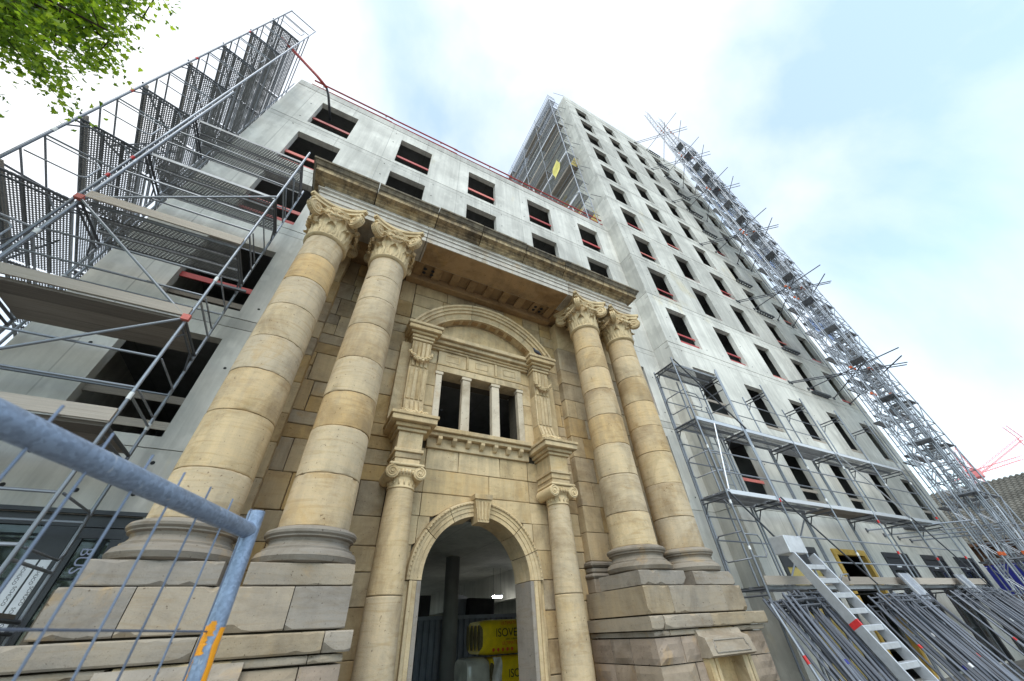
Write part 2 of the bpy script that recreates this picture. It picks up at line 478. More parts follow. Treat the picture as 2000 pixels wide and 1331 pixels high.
# perforated scaffold deck: punched holes are cut with a repeating hole mask on the sheet
def perforated():
    m, nt, bs = new_mat('perforated_deck')
    tc = nt.nodes.new('ShaderNodeTexCoord')
    sep = nt.nodes.new('ShaderNodeSeparateXYZ')
    nt.links.new(tc.outputs['Object'], sep.inputs['Vector'])
    u = math_n(nt, 'MULTIPLY', sep.outputs['X'], 18.0)
    v = math_n(nt, 'MULTIPLY', sep.outputs['Y'], 25.0)
    row = math_n(nt, 'FLOOR', v)
    odd = math_n(nt, 'MULTIPLY', math_n(nt, 'MODULO', math_n(nt, 'ABSOLUTE', row), 2.0), .5)
    fu = math_n(nt, 'SUBTRACT', math_n(nt, 'FRACT', math_n(nt, 'ADD', math_n(nt, 'ADD', u, odd), 100.0)), .5)
    fv = math_n(nt, 'SUBTRACT', math_n(nt, 'FRACT', math_n(nt, 'ADD', v, 100.0)), .5)
    d = math_n(nt, 'ADD', math_n(nt, 'MULTIPLY', fu, fu), math_n(nt, 'MULTIPLY', math_n(nt, 'MULTIPLY', fv, fv), 1.6))
    hole = math_n(nt, 'LESS_THAN', d, .105)
    n = noise(nt, tc.outputs['Object'], 8, 5, .6)
    r = ramp(nt, [(.3, (.20, .205, .21)), (.7, (.36, .365, .37))])
    nt.links.new(n, r.inputs['Fac']); nt.links.new(r.outputs['Color'], bs.inputs['Base Color'])
    bs.inputs['Metallic'].default_value = .2; bs.inputs['Roughness'].default_value = .6
    tr = nt.nodes.new('ShaderNodeBsdfTransparent')
    mx = nt.nodes.new('ShaderNodeMixShader')
    nt.links.new(hole, mx.inputs['Fac']); nt.links.new(bs.outputs['BSDF'], mx.inputs[1]); nt.links.new(tr.outputs['BSDF'], mx.inputs[2])
    nt.links.new(mx.outputs['Shader'], nt.nodes['Material Output'].inputs['Surface'])
    return m
M['perf'] = perforated()

def glassy(name, tint=(.05, .06, .06), rough=.03):
    m, nt, bs = new_mat(name)
    bs.inputs['Base Color'].default_value = (*tint, 1)
    bs.inputs['Roughness'].default_value = rough
    bs.inputs['Specular IOR Level'].default_value = .8
    tr = nt.nodes.new('ShaderNodeBsdfTransparent'); tr.inputs['Color'].default_value = (.5, .55, .55, 1)
    mx = nt.nodes.new('ShaderNodeMixShader'); mx.inputs['Fac'].default_value = .45
    nt.links.new(bs.outputs['BSDF'], mx.inputs[1]); nt.links.new(tr.outputs['BSDF'], mx.inputs[2])
    nt.links.new(mx.outputs['Shader'], nt.nodes['Material Output'].inputs['Surface'])
    return m
M['glass'] = glassy('window_glass')

def leafmat():
    m, nt, bs = new_mat('leaf_green')
    geo = nt.nodes.new('ShaderNodeNewGeometry')
    r = ramp(nt, [(0, (.035, .075, .009)), (.5, (.10, .18, .02)), (1, (.21, .30, .045))])
    nt.links.new(geo.outputs['Random Per Island'], r.inputs['Fac'])
    nt.links.new(r.outputs['Color'], bs.inputs['Base Color'])
    bs.inputs['Roughness'].default_value = .5
    tl = nt.nodes.new('ShaderNodeBsdfTranslucent')
    c2 = mixc(nt, 1.0, r.outputs['Color'], (3.4, 3.0, 1.0), 'MULTIPLY')
    nt.links.new(c2, tl.inputs['Color'])
    mx = nt.nodes.new('ShaderNodeMixShader'); mx.inputs['Fac'].default_value = .5
    nt.links.new(bs.outputs['BSDF'], mx.inputs[1]); nt.links.new(tl.outputs['BSDF'], mx.inputs[2])
    nt.links.new(mx.outputs['Shader'], nt.nodes['Material Output'].inputs['Surface'])
    return m
M['leaf'] = leafmat()
M['bark'] = plain('bark', (.07, .055, .04), .95, 0, 6, .4, .1, .8, (4, 4, .8))
def emit(name, col, s):
    m, nt, bs = new_mat(name)
    bs.inputs['Emission Color'].default_value = (*col, 1); bs.inputs['Emission Strength'].default_value = s
    return m
M['lamp'] = emit('fluorescent_tube', (1, .98, .92), 110.0)

# unit tube meshes (radius 1, length 1 along +Z), shared by every straight tube
_unit = {}
def unit_tube(mat, n):
    k = (mat, n)
    if k not in _unit:
        _unit[k] = MB().lathe([(1, 0), (1, 1)], 0, 0, n).mesh('tube', M[mat], True)
        try: _unit[k].set_sharp_from_angle(angle=math.radians(50))
        except Exception: pass
    return _unit[k]
def tube(name, p, q, r, mat, parent, n=8):
    p, q = V(p), V(q); d = q - p
    o = bpy.data.objects.new(name, unit_tube(mat, n))
    link(o, parent)
    o.matrix_basis = Matrix.Translation(p) @ d.to_track_quat('Z', 'Y').to_matrix().to_4x4() @ Matrix.Diagonal((r, r, d.length, 1))
    return o
_ubox = {}
def ubox(name, x0, x1, y0, y1, z0, z1, mat, parent):
    """axis-aligned box that shares one unit-cube mesh per material"""
    if mat not in _ubox: _ubox[mat] = MB().box(0, 1, 0, 1, 0, 1).mesh('board', M[mat])
    o = bpy.data.objects.new(name, _ubox[mat]); link(o, parent)
    o.matrix_basis = Matrix.Translation((x0, y0, z0)) @ Matrix.Diagonal((x1 - x0, y1 - y0, z1 - z0, 1))
    return o
def loop_tube(name, pts, r, mat, parent, n=6):
    return MB().tube(pts, r, n).build(name, M[mat], parent, True)
def text(name, s, size, mat, mtx, parent, depth=.001):
    cu = bpy.data.curves.new(name, 'FONT'); cu.body = s; cu.size = size; cu.extrude = depth
    t = bpy.data.objects.new(name, cu); COL.objects.link(t)
    bpy.context.view_layer.update()
    me = bpy.data.meshes.new_from_object(t.evaluated_get(bpy.context.evaluated_depsgraph_get()))
    bpy.data.objects.remove(t); bpy.data.curves.remove(cu)
    me.materials.clear(); me.materials.append(M[mat])
    o = bpy.data.objects.new(name, me); link(o, parent); o.matrix_basis = mtx
    return o
# ------------------------------------------------------------------ setting
g = MB().add([(-900, -900, GZ), (1500, -900, GZ), (1500, 1200, GZ), (-900, 1200, GZ)], [(0, 1, 2, 3)]).build('ground', M['ground'])
tag(g, kind='structure')

XC = 2.76                       # portal axis
WY = 6.5                        # portal wall face
SY = 7.1                        # face of the low wing
TY = 6.4                        # face of the tower
def X(d, s): return XC + s * d
def xr(a, b, s):
    p, q = X(a, s), X(b, s)
    return (p, q) if p < q else (q, p)

def facade_band(mb, x0, x1, z0, z1, y0, th, wins):
    """wall plate with rectangular openings and real reveals"""
    xs = sorted({x0, x1} | {w[0] for w in wins} | {w[1] for w in wins})
    zs = sorted({z0, z1} | {min(max(w[2], z0), z1) for w in wins} | {min(max(w[3], z0), z1) for w in wins})
    y1 = y0 + th
    def hole(i, k):
        if i < 0 or k < 0 or i >= len(xs) - 1 or k >= len(zs) - 1: return None
        cx, cz = (xs[i] + xs[i + 1]) / 2, (zs[k] + zs[k + 1]) / 2
        return any(w[0] < cx < w[1] and w[2] < cz < w[3] for w in wins)
    for i in range(len(xs) - 1):
        for k in range(len(zs) - 1):
            if hole(i, k): continue
            a, b, c, d = xs[i], xs[i + 1], zs[k], zs[k + 1]
            mb.add([(a, y0, c), (b, y0, c), (b, y0, d), (a, y0, d)], [(0, 1, 2, 3)])
            mb.add([(a, y1, c), (b, y1, c), (b, y1, d), (a, y1, d)], [(3, 2, 1, 0)])
            if hole(i - 1, k) in (None, True): mb.add([(a, y0, c), (a, y0, d), (a, y1, d), (a, y1, c)], [(0, 1, 2, 3)])
            if hole(i + 1, k) in (None, True): mb.add([(b, y0, c), (b, y1, c), (b, y1, d), (b, y0, d)], [(0, 1, 2, 3)])
            if hole(i, k - 1) in (None, True): mb.add([(a, y0, c), (a, y1, c), (b, y1, c), (b, y0, c)], [(0, 1, 2, 3)])
            if hole(i, k + 1) in (None, True): mb.add([(a, y0, d), (b, y0, d), (b, y1, d), (a, y1, d)], [(0, 1, 2, 3)])
    return mb

# ------------------------------------------------------------------ low concrete wing
wing = empty('concrete_wing', (2.8, SY, GZ), 'low bare concrete wing with square window holes behind the stone portal', 'building')
WX0, WX1 = -4.74, 10.44
wcols = [(-3.68, -2.38), (-0.68, 0.62), (2.31, 3.60), (5.28, 6.57), (8.22, 9.50)]
# storeys: (joint below, sill, head)
wrows = [(2.42, 2.60, 4.60), (5.16, 5.34, 7.32), (8.30, 8.50, 10.46), (11.12, 11.30, 13.20), (13.88, 14.06, 15.96)]
tops = [r[0] for r in wrows[1:]] + [16.62]
for (zj, zs_, zh), zt in zip(wrows, tops):
    wins = [(a, b, zs_, zh) for a, b in wcols]
    if zj < 5.5: wins = wins[:1] + [(.95, 4.6, zj + .1, zt - .4)] + wins[4:]
    elif zj < 8: wins = wins[:1] + wins[4:]
    facade_band(MB(), WX0, WX1, zj, zt - .262, SY, .2, wins).build('wall_panel', M['concrete_low'], wing)
    MB().box(WX0, WX1, SY + .004, SY + .2, zt - .245, zt - .018).build('slab_edge', M['concrete_low'], wing)
# ground floor: glazed bay left, passage behind the portal
facade_band(MB(), WX0, WX1, GZ, 2.406, SY, .2, [(-4.2, -2.05, GZ + .02, 1.47), (.9, 4.7, GZ, 2.0), (8.3, 9.6, GZ, 1.4)]).build('wall_panel', M['concrete_low'], wing)
MB().box(WX0, WX1, SY, SY + .4, 16.634, 17.05).build('parapet', M['concrete_low'], wing)
for z in [r[0] for r in wrows] + [16.62]:
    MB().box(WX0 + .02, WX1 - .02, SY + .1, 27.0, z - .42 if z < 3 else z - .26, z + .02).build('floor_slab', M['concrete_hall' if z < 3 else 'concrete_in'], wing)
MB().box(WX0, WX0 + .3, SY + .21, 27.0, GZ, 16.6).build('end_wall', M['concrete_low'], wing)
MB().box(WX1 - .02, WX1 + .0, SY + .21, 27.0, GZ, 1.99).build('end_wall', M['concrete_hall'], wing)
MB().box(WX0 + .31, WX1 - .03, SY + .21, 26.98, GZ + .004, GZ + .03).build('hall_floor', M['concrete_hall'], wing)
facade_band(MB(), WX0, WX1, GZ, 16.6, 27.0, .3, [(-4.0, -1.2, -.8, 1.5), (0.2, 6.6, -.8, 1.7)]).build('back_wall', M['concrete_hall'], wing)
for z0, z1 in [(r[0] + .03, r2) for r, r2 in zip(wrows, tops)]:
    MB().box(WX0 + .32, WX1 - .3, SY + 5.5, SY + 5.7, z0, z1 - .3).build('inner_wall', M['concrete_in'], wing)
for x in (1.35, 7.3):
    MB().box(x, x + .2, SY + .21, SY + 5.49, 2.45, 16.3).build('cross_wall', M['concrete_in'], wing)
# tie holes of the formwork
mb = MB()
for (zj, zs_, zh), zt in zip(wrows, tops):
    for a in (-4.4, -3.95, -2.1, -.95, .9, 2.05, 3.85, 5.0, 6.85, 7.95, 9.8):
        for z in (zj + .35, (zj + zt) / 2 + .2, zt - .35):
            if rnd.random() < .5: continue
            r = .026
            mb.add([(a + r * math.cos(t * math.pi / 4), SY - .003, z + r * math.sin(t * math.pi / 4)) for t in range(8)], [tuple(range(7, -1, -1))])
for a in (-4.4, -3.6, -2.9, -2.3, -1.9):
    for z in (1.75, 2.2): mb.add([(a + .03 * math.cos(t * math.pi / 4), SY - .003, z + .03 * math.sin(t * math.pi / 4)) for t in range(8)], [tuple(range(7, -1, -1))])
tag(mb.build('tie_holes', M['hole'], wing), kind='stuff')
# guard boards in the wing's windows
for ri, (zj, zs_, zh) in enumerate(wrows):
    for ci, (a, b) in enumerate(wcols):
        if zj < 8 and 0 < ci < 4: continue
        if ri == 3 and ci > 0: continue
        mat = 'timber' if ri == 0 else 'red_paint' if (ri + ci) % 3 else 'pink_board'
        zz = zs_ + .62
        ubox('guard_board', a + .004, b - .004, SY + .12, SY + .15, zz, zz + .13, mat, wing)
        if ri != 4 or ci == 3: ubox('guard_board', a + .004, b - .004, SY + .155, SY + .18, zz - .45, zz - .32, 'timber_pale' if ri == 0 else 'timber' if ri == 1 else 'red_paint', wing)

# red roof guard rail of the wing
rail = empty('roof_guard_rail', (2.8, SY + .12, 17.05), 'red tubular guard rail on white posts along the roof of the low wing', 'guard rail')
for z, yy in ((17.34, SY + .10), (17.70, SY + .08)):
    xs = [-4.3, -1.3, 1.7, 4.6, 7.5, 10.3]
    for a, b in zip(xs, xs[1:]):
        tube('rail', (a - .15, yy + rnd.uniform(0, .03), z + rnd.uniform(-.02, .02)), (b, yy, z + rnd.uniform(-.02, .02)), .035, 'red_paint', rail)
for x in (-4.1, -1.6, .9, 3.4, 5.9, 8.4, 10.2):
    ubox('post', x - .025, x + .025, SY + .12, SY + .17, 17.05, 17.78, 'tape_white', rail)

# ------------------------------------------------------------------ glazed shopfront, bottom left
sf = empty('shopfront', (-3.1, SY + .1, GZ), 'anthracite framed glass shopfront with white tape left of the leftmost column', 'shopfront')
fy = SY + .06
MB().box(-4.2, -2.05, fy, fy + .1, 1.33, 1.465).build('head_frame', M['dark_frame'], sf)
for a, b in ((-4.2, -4.1), (-2.17, -2.06), (-2.98, -2.66)):
    MB().box(a, b, fy, fy + .1, GZ, 1.325).build('mullion', M['dark_frame'], sf)
MB().box(-2.655, -2.175, fy + .012, fy + .09, 1.2, 1.32).build('door_frame', M['dark_frame'], sf)
for a, b, t in ((-2.655, -2.56, 1.195), (-2.27, -2.175, 1.195)):
    MB().box(a, b, fy + .012, fy + .09, GZ, t).build('door_frame', M['dark_frame'], sf)
MB().box(-4.095, -2.985, fy + .04, fy + .06, GZ + .02, 1.325).build('pane', M['glass'], sf)
MB().box(-2.558, -2.272, fy + .04, fy + .06, GZ + .02, 1.198).build('pane', M['glass'], sf)
MB().box(-4.095, -2.985, fy + .004, fy + .095, .33, .41).build('transom', M['dark_frame'], sf)
for i, (a, b) in enumerate(((-2.94, -2.82), (-2.80, -2.70))):
    st = MB().box(a, b, fy - .003, fy - .001, -1.2, .95).build('tape', M['white_label'], sf)
    for k in range(9):
        mt = Matrix.Translation((a + .035 + (k % 2) * .03, fy - .0045, .88 - k * .2)) @ Matrix.Rotation(math.radians(90), 4, 'X') @ Matrix.Rotation(math.radians(-90), 4, 'Z')
        text('lettering', 'SCHÜCO', .045, 'ink', mt, st, .0005)
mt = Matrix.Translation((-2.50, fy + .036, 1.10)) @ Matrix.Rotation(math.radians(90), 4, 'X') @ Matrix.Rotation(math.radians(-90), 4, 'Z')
text('lettering', 'BUS', .17, 'reflection_grey', mt, sf, .0008)  # reflection of a road marking, painted as letters on the glass
MB().box(-4.25, -2.0, SY - .02, SY + .02, 1.47, 1.52).build('flashing', M['dark_frame'], sf)

# ------------------------------------------------------------------ concrete tower
TX0, TX1, TZ = 10.45, 25.72, 37.1
tower = empty('concrete_tower', (18, TY, GZ), 'tall bare concrete tower with a grid of square window holes', 'building')
tcols = [(11.33, 12.60), (14.37, 15.62), (17.41, 18.66), (20.45, 21.70), (23.48, 24.76)]
trows = [(2.42, 2.70, 4.60), (5.16, 5.45, 7.40)] + [(8.38 + 2.755 * i, 8.60 + 2.755 * i, 10.57 + 2.755 * i) for i in range(10)]
ttops = [r[0] for r in trows[1:]] + [36.0]
for (zj, zs_, zh), zt in zip(trows, ttops):
    facade_band(MB(), TX0, TX1, zj, zt - .272, TY, .2, [(a, b, zs_, zh) for a, b in tcols]).build('wall_panel', M['concrete'], tower)
    MB().box(TX0, TX1, TY + .006, TY + .2, zt - .25, zt - .022).build('slab_edge', M['concrete'], tower)
    MB().box(TX0, TX0 + .3, TY + .202, 19.0, zj, zt - .016).build('side_panel', M['concrete'], tower)
gfw = [(11.4, 13.2), (14.2, 16.0), (17.3, 19.0), (20.2, 21.9), (23.1, 24.8)]
facade_band(MB(), TX0, TX1, GZ, 2.404, TY, .2, [(a, b, GZ + .05, 1.47) for a, b in gfw]).build('wall_panel', M['concrete'], tower)
MB().box(TX0, TX1, TY, TY + .4, 36.016, TZ).build('parapet', M['concrete'], tower)
MB().box(TX0, TX0 + .3, TY + .402, 19.0, 36.016, TZ).build('parapet', M['concrete'], tower)
MB().box(TX0, TX0 + .3, TY + .202, 19.0, GZ, 2.404).build('side_panel', M['concrete'], tower)
for z in [r[0] for r in trows] + [36.0]:
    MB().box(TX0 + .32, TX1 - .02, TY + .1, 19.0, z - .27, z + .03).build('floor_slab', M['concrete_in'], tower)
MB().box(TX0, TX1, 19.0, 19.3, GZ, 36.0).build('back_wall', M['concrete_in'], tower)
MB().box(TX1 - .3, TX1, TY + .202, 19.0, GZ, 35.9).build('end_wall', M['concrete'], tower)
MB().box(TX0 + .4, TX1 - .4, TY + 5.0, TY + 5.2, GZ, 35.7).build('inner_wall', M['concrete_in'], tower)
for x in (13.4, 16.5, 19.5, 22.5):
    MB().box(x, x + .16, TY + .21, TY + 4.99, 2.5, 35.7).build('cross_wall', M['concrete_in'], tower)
mb = MB()
for (zj, zs_, zh), zt in zip(trows, ttops):
    for a in (10.75, 11.1, 12.9, 13.9, 15.9, 17.0, 18.95, 20.0, 22.0, 23.1, 25.1):
        for z in (zj + .3, (zj + zt) / 2 + .1, zt - .3):
            if rnd.random() < .55: continue
            mb.add([(a + .026 * math.cos(t * math.pi / 4), TY - .003, z + .026 * math.sin(t * math.pi / 4)) for t in range(8)], [tuple(range(7, -1, -1))])
tag(mb.build('tie_holes', M['hole'], tower), kind='stuff')
for ri, (zj, zs_, zh) in enumerate(trows):
    for ci, (a, b) in enumerate(tcols):
        mat = 'timber_pale' if ri in (0, 1) and (ri or ci) else ('pink_board' if (ri * 3 + ci) % 4 == 0 else 'red_paint')
        for k, dz in enumerate((.10, .52)):
            if k and (ri > 6 or rnd.random() < .25 + .06 * ri): continue
            if not k and ri > 3 and rnd.random() < .15: continue
            sk = rnd.uniform(-.06, .08)
            ubox('guard_board', a + .004, b - .004, TY + .09 + k * .03, TY + .115 + k * .03, zs_ + dz + sk, zs_ + dz + .095 + sk, mat, tower)
# steel props and conduits standing in some lower windows
for (ri, ci, xs) in ((1, 1, (.3, .38, .46, .7)), (1, 2, (.35, .5)), (1, 3, (.4, .9)), (0, 3, (.3, .42, .8)), (0, 1, (.9,)), (2, 0, (.8,)), (1, 4, (.5,)), (3, 2, (.35,))):
    a, zs_, zh = tcols[ci][0], trows[ri][1], trows[ri][2]
    for q in xs: tube('prop', (a + q, TY + .5, zs_ - .25), (a + q + .03, TY + .5, zh + .3), .022, 'steel', tower, 6)
# ground floor windows of the tower
for i, (a, b) in enumerate(gfw):
    w = empty('window', ((a + b) / 2, TY, GZ), parent=tower)
    mat = 'formply' if i == 1 else 'dark_frame'
    f0 = TY - .045 if i == 1 else TY - .03
    MB().box(a - .06, b + .06, f0, TY + .12, 1.35, 1.50).build('head', M[mat], w)
    MB().box(a - .06, a + .09, f0, TY + .12, GZ + .02, 1.345).build('jamb', M[mat], w)
    MB().box(b - .09, b + .06, f0, TY + .12, GZ + .02, 1.345).build('jamb', M[mat], w)
    if i != 1:
        MB().box(a + .1, b - .1, f0 + .03, TY + .08, 1.0, 1.34).build('upper_panel', M['dark_frame'], w)
        MB().box(a + .1, b - .1, TY + .03, TY + .05, GZ + .03, .995).build('pane', M['insul' if i == 0 else 'glass'], w)
        m0 = (a + b) / 2
        MB().box(m0 - .05, m0 + .05, f0 + .02, TY + .09, GZ + .03, .99).build('mullion', M['dark_frame'], w)
        MB().box(m0 - .35, m0 - .02, f0 + .024, f0 + .028, 1.08, 1.16).build('sticker', M['white_label'], w)
# dark slotted trays below the fourth window column
for k, z in enumerate([2.35, 5.05] + [8.36 + 2.755 * i for i in range(10)] + [35.95]):
    if k in (1, 6): continue
    t = empty('slotted_tray', (20.95, TY - .1, z), 'dark slotted tray under a window of the tower\'s fourth column', 'tray', 'slotted trays on the tower')
    MB().box(20.3, 21.75, TY - .19, TY - .175, z, z + .11).build('front_rail', M['black_box'], t)
    MB().box(20.3, 21.75, TY - .02, TY - .004, z, z + .11).build('back_rail', M['black_box'], t)
    for j in range(7):
        x = 20.32 + j * .234
        ubox('slat', x, x + .025, TY - .175, TY - .02, z + .01, z + .10, 'black_box', t)
    ubox('bottom_plate', 20.3, 21.75, TY - .175, TY - .12, z - .004, z + .006, 'black_box', t)
# ------------------------------------------------------------------ giant columns
CY = 5.51
Z0, Z1, ZN, ZA = .685, 1.07, 6.18, 7.2
def shaft_r(z):
    t = (z - Z1) / (ZN - Z1)
    return .408 - .052 * t ** 1.5
def spiral(cx, cz, r0, turns, n=34):
    pts = []
    for i in range(n + 1):
        t = i / n
        a = math.pi * .5 - t * turns * 2 * math.pi
        r = r0 * (1 - .88 * t)
        pts.append((cx + r * math.cos(a), cz + r * math.sin(a)))
    return pts

def leaf_mesh(w, h, curl, lobes):
    """acanthus leaf standing at the origin, growing +Z, facing -Y, tip curling towards -Y"""
    def fn(u, v):
        s = (u - .5) * 2
        lob = 1 - .28 * abs(math.sin(v * lobes * math.pi)) * (abs(s) > .6)
        ww = w * (.62 + .5 * math.sin(min(1, v * 1.15) * math.pi * .8)) * (1 - .75 * max(0, v - .72) / .28) * lob
        tip = max(0, v - .62) / .38
        y = -curl * (.25 * v + 1.0 * tip ** 2) - .018 * math.cos(s * math.pi * 2.5) + .03 * s * s
        z = h * (v - .30 * tip ** 2.2)
        return (s * ww * .5, y, z)
    mb = MB().grid(fn, 8, 9)
    n = len(mb.v)
    # thickness
    mb.add([(x, y + .03, z) for x, y, z in mb.v[:n]], [f[::-1] for f in mb.f[:72]])
    return mb

def make_capital(cx, cy, parent):
    bell = MB().lathe([(.352, 6.18), (.39, 6.20), (.405, 6.225), (.39, 6.25), (.372, 6.262), (.372, 6.275), (.352, 6.30), (.352, 6.55), (.365, 6.78), (.40, 6.95), (.45, 7.04), (.44, 7.06)], cx, cy, 40)
    cap = bell.build('capital', M['capital'], parent, True, 40)
    def aba(k, z0, z1, mb):
        pts = []
        R, c = .545 * k, .16
        for q in range(4):
            a = math.pi / 2 * q
            ca, sa = math.cos(a), math.sin(a)
            for i in range(13):
                t = -1 + 2 * i / 12
                x = t * (R - .035); y = -(R + .02) + c * (1 - t * t) ** 1.0 + .0
                pts.append((cx + x * ca - y * sa, cy + x * sa + y * ca))
        return mb.prism(pts, 'z', z0, z1)
    ab = MB(); aba(.93, 7.045, 7.115, ab); aba(.97, 7.115, 7.13, ab); aba(1.0, 7.13, 7.197, ab)
    ab.build('abacus', M['capital'], cap)
    lower, upper = leaf_mesh(.27, .36, .10, 4), leaf_mesh(.27, .62, .13, 6)
    for ring, (lm, nn, off, rr, zz) in enumerate(((lower, 8, 0, .375, 6.27), (upper, 8, .5, .365, 6.27))):
        me = bpy.data.meshes.get('acanthus_leaf_%d' % ring) or lm.mesh('acanthus_leaf_%d' % ring, M['capital'], True)
        for i in range(nn):
            a = (i + off) * 2 * math.pi / nn
            o = link(bpy.data.objects.new('leaf', me), cap)
            o.matrix_basis = Matrix.Translation((cx + rr * math.sin(a), cy - rr * math.cos(a), zz)) @ Matrix.Rotation(a, 4, 'Z')
    # corner volutes lie in the diagonal planes
    vm = bpy.data.meshes.get('volute_mesh')
    if vm is None:
        mb = MB()
        n = 26
        disc = [(.165 * math.cos(2 * math.pi * k / n), .165 * math.sin(2 * math.pi * k / n)) for k in range(n)]
        mb.prism(disc, 'y', -.055, .055)
        for side in (-1, 1):
            sp = spiral(0, 0, .158, 1.8, 44)
            mb.tube([(p[0], side * .055, p[1]) for p in sp], [.021 * (1 - .4 * i / 44) for i in range(45)], 6)
            mb.lathe([(.03, -.01), (.03, .01)], 0, 0, 8) if False else None
            mb.prism([(.035 * math.cos(2 * math.pi * k / 10), .035 * math.sin(2 * math.pi * k / 10)) for k in range(10)], 'y', side * .08 if side < 0 else .05, -.05 if side < 0 else .08)
        for k in range(11):                    # beads on the rim
            a = -math.pi * .75 + k * math.pi * .105
            for sy in (-.022, .022):
                c0 = V((.172 * math.cos(a), sy, .172 * math.sin(a)))
                mb.add([c0 + V(d) * .016 for d in ((1, 0, 0), (0, 1, 0), (-1, 0, 0), (0, -1, 0), (0, 0, 1), (0, 0, -1))],
                       [(0, 1, 4), (1, 2, 4), (2, 3, 4), (3, 0, 4), (1, 0, 5), (2, 1, 5), (3, 2, 5), (0, 3, 5)])
        # stem running down to the bell
        mb.tube([(-.10, 0, .135), (-.22, 0, .09), (-.27, 0, -.02), (-.28, 0, -.20)], [.05, .045, .04, .03], 6)
        vm = mb.mesh('volute_mesh', M['capital'], True)
        try: vm.set_sharp_from_angle(angle=math.radians(40))
        except Exception: pass
    for q in range(4):
        a = math.pi / 4 + q * math.pi / 2
        o = link(bpy.data.objects.new('volute', vm), cap)
        o.matrix_basis = Matrix.Translation((cx + .565 * math.cos(a), cy + .565 * math.sin(a), 6.885)) @ Matrix.Rotation(a, 4, 'Z')
    # garlands with a shell boss between the volutes
    gm = bpy.data.meshes.get('garland_mesh')
    if gm is None:
        mb = MB()
        for i in range(15):
            t = -1 + 2 * i / 14
            c = V((t * .27, -.47 + .10 * t * t, .02 - .11 * (1 - t * t)))
            r = .05 - .012 * abs(t)
            rr = random.Random(i)
            for k in range(3):
                cc = c + V((rr.uniform(-.02, .02), rr.uniform(-.03, .0), rr.uniform(-.03, .03)))
                rb = r * rr.uniform(.5, .8)
                mb.lathe([(rb * math.sin(math.pi * q / 5), cc.z - rb * math.cos(math.pi * q / 5)) for q in range(6)], cc.x, cc.y, 6, False)
        for k in range(7):
            a = -1.2 + k * .4
            mb.tube([(0, -.45, 0), (.10 * math.sin(a), -.50, .10 * math.cos(a)), (.14 * math.sin(a), -.46, .15 * math.cos(a))], [.012, .026, .016], 5)
        gm = mb.mesh('garland_mesh', M['capital'], True)
    for q in range(4):
        o = link(bpy.data.objects.new('garland', gm), cap)
        o.matrix_basis = Matrix.Translation((cx, cy, 6.86)) @ Matrix.Rotation(q * math.pi / 2, 4, 'Z')

def make_column(cx, label, seed):
    rr = random.Random(seed)
    c = empty('giant_column', (cx, CY, Z0), label, 'column', 'giant columns of the portal')
    MB().lathe([(.50, Z0), (.54, Z0 + .02), (.565, Z0 + .07), (.54, Z0 + .125), (.50, Z0 + .145), (.50, Z0 + .165), (.465, Z0 + .185), (.445, Z0 + .225), (.455, Z0 + .255), (.49, Z0 + .27),
                (.49, Z0 + .285), (.515, Z0 + .305), (.52, Z0 + .33), (.505, Z0 + .355), (.47, Z0 + .365), (.45, Z0 + .38), (.43, Z0 + .385)], cx, CY, 56).build('base', M['base_stone'], c, True, 35)
    zs = [Z1, 1.64, 2.30, 2.95, 3.60, 4.26, 4.93, 5.56, ZN]
    zs = [zs[0]] + [z + rr.uniform(-.05, .05) for z in zs[1:-1]] + [zs[-1]]
    for a, b in zip(zs, zs[1:]):
        gpp = .006
        ra, rb, m = shaft_r(a), shaft_r(b), (a + b) / 2
        dx, dy = rr.uniform(-.004, .004), rr.uniform(-.004, .004)
        tilt = rr.uniform(-.004, .004)
        sd = rr.uniform(0, 99); rings = []
        for r_, z_, kk in ((ra - .03, a + .001, 0), (ra - .006, a + gpp - .002, 1), (ra - .0005, a + gpp + .004, 1), (ra, a + .03, .3), (shaft_r(m), m, 0), (rb, b - .03, .3), (rb - .0005, b - gpp - .004, 1), (rb - .006, b - gpp + .002, 1), (rb - .03, b - .001, 0)):
            rg = []
            for k in range(64):
                an = 2 * math.pi * k / 64
                w_ = mnoise.noise(V((math.cos(an) * 3.2, math.sin(an) * 3.2, sd + round(z_ * 2)))) + .5 * mnoise.noise(V((math.cos(an) * 9, math.sin(an) * 9, sd)))
                q_ = r_ - kk * max(0, w_ - .3) * .04 + .001 * w_
                rg.append((cx + dx + q_ * math.cos(an), CY + dy + q_ * math.sin(an), z_ + (.006 * kk * w_ if kk >= 1 else 0)))
            rings.append(rg)
        MB().rings(rings).build('drum', M['drum'], c, True, 30)
    make_capital(cx, CY, c)
    return c
make_column(X(3.91, -1), 'leftmost of the four giant sandstone columns, nearest the grey scaffold', 1)
make_column(X(2.66, -1), 'second giant sandstone column from the left, beside the arched doorway', 2)
make_column(X(2.66, 1), 'inner giant sandstone column of the right-hand pair, beside the arched doorway', 3)
make_column(X(3.91, 1), 'outermost giant sandstone column on the right, in front of the tower scaffold', 4)

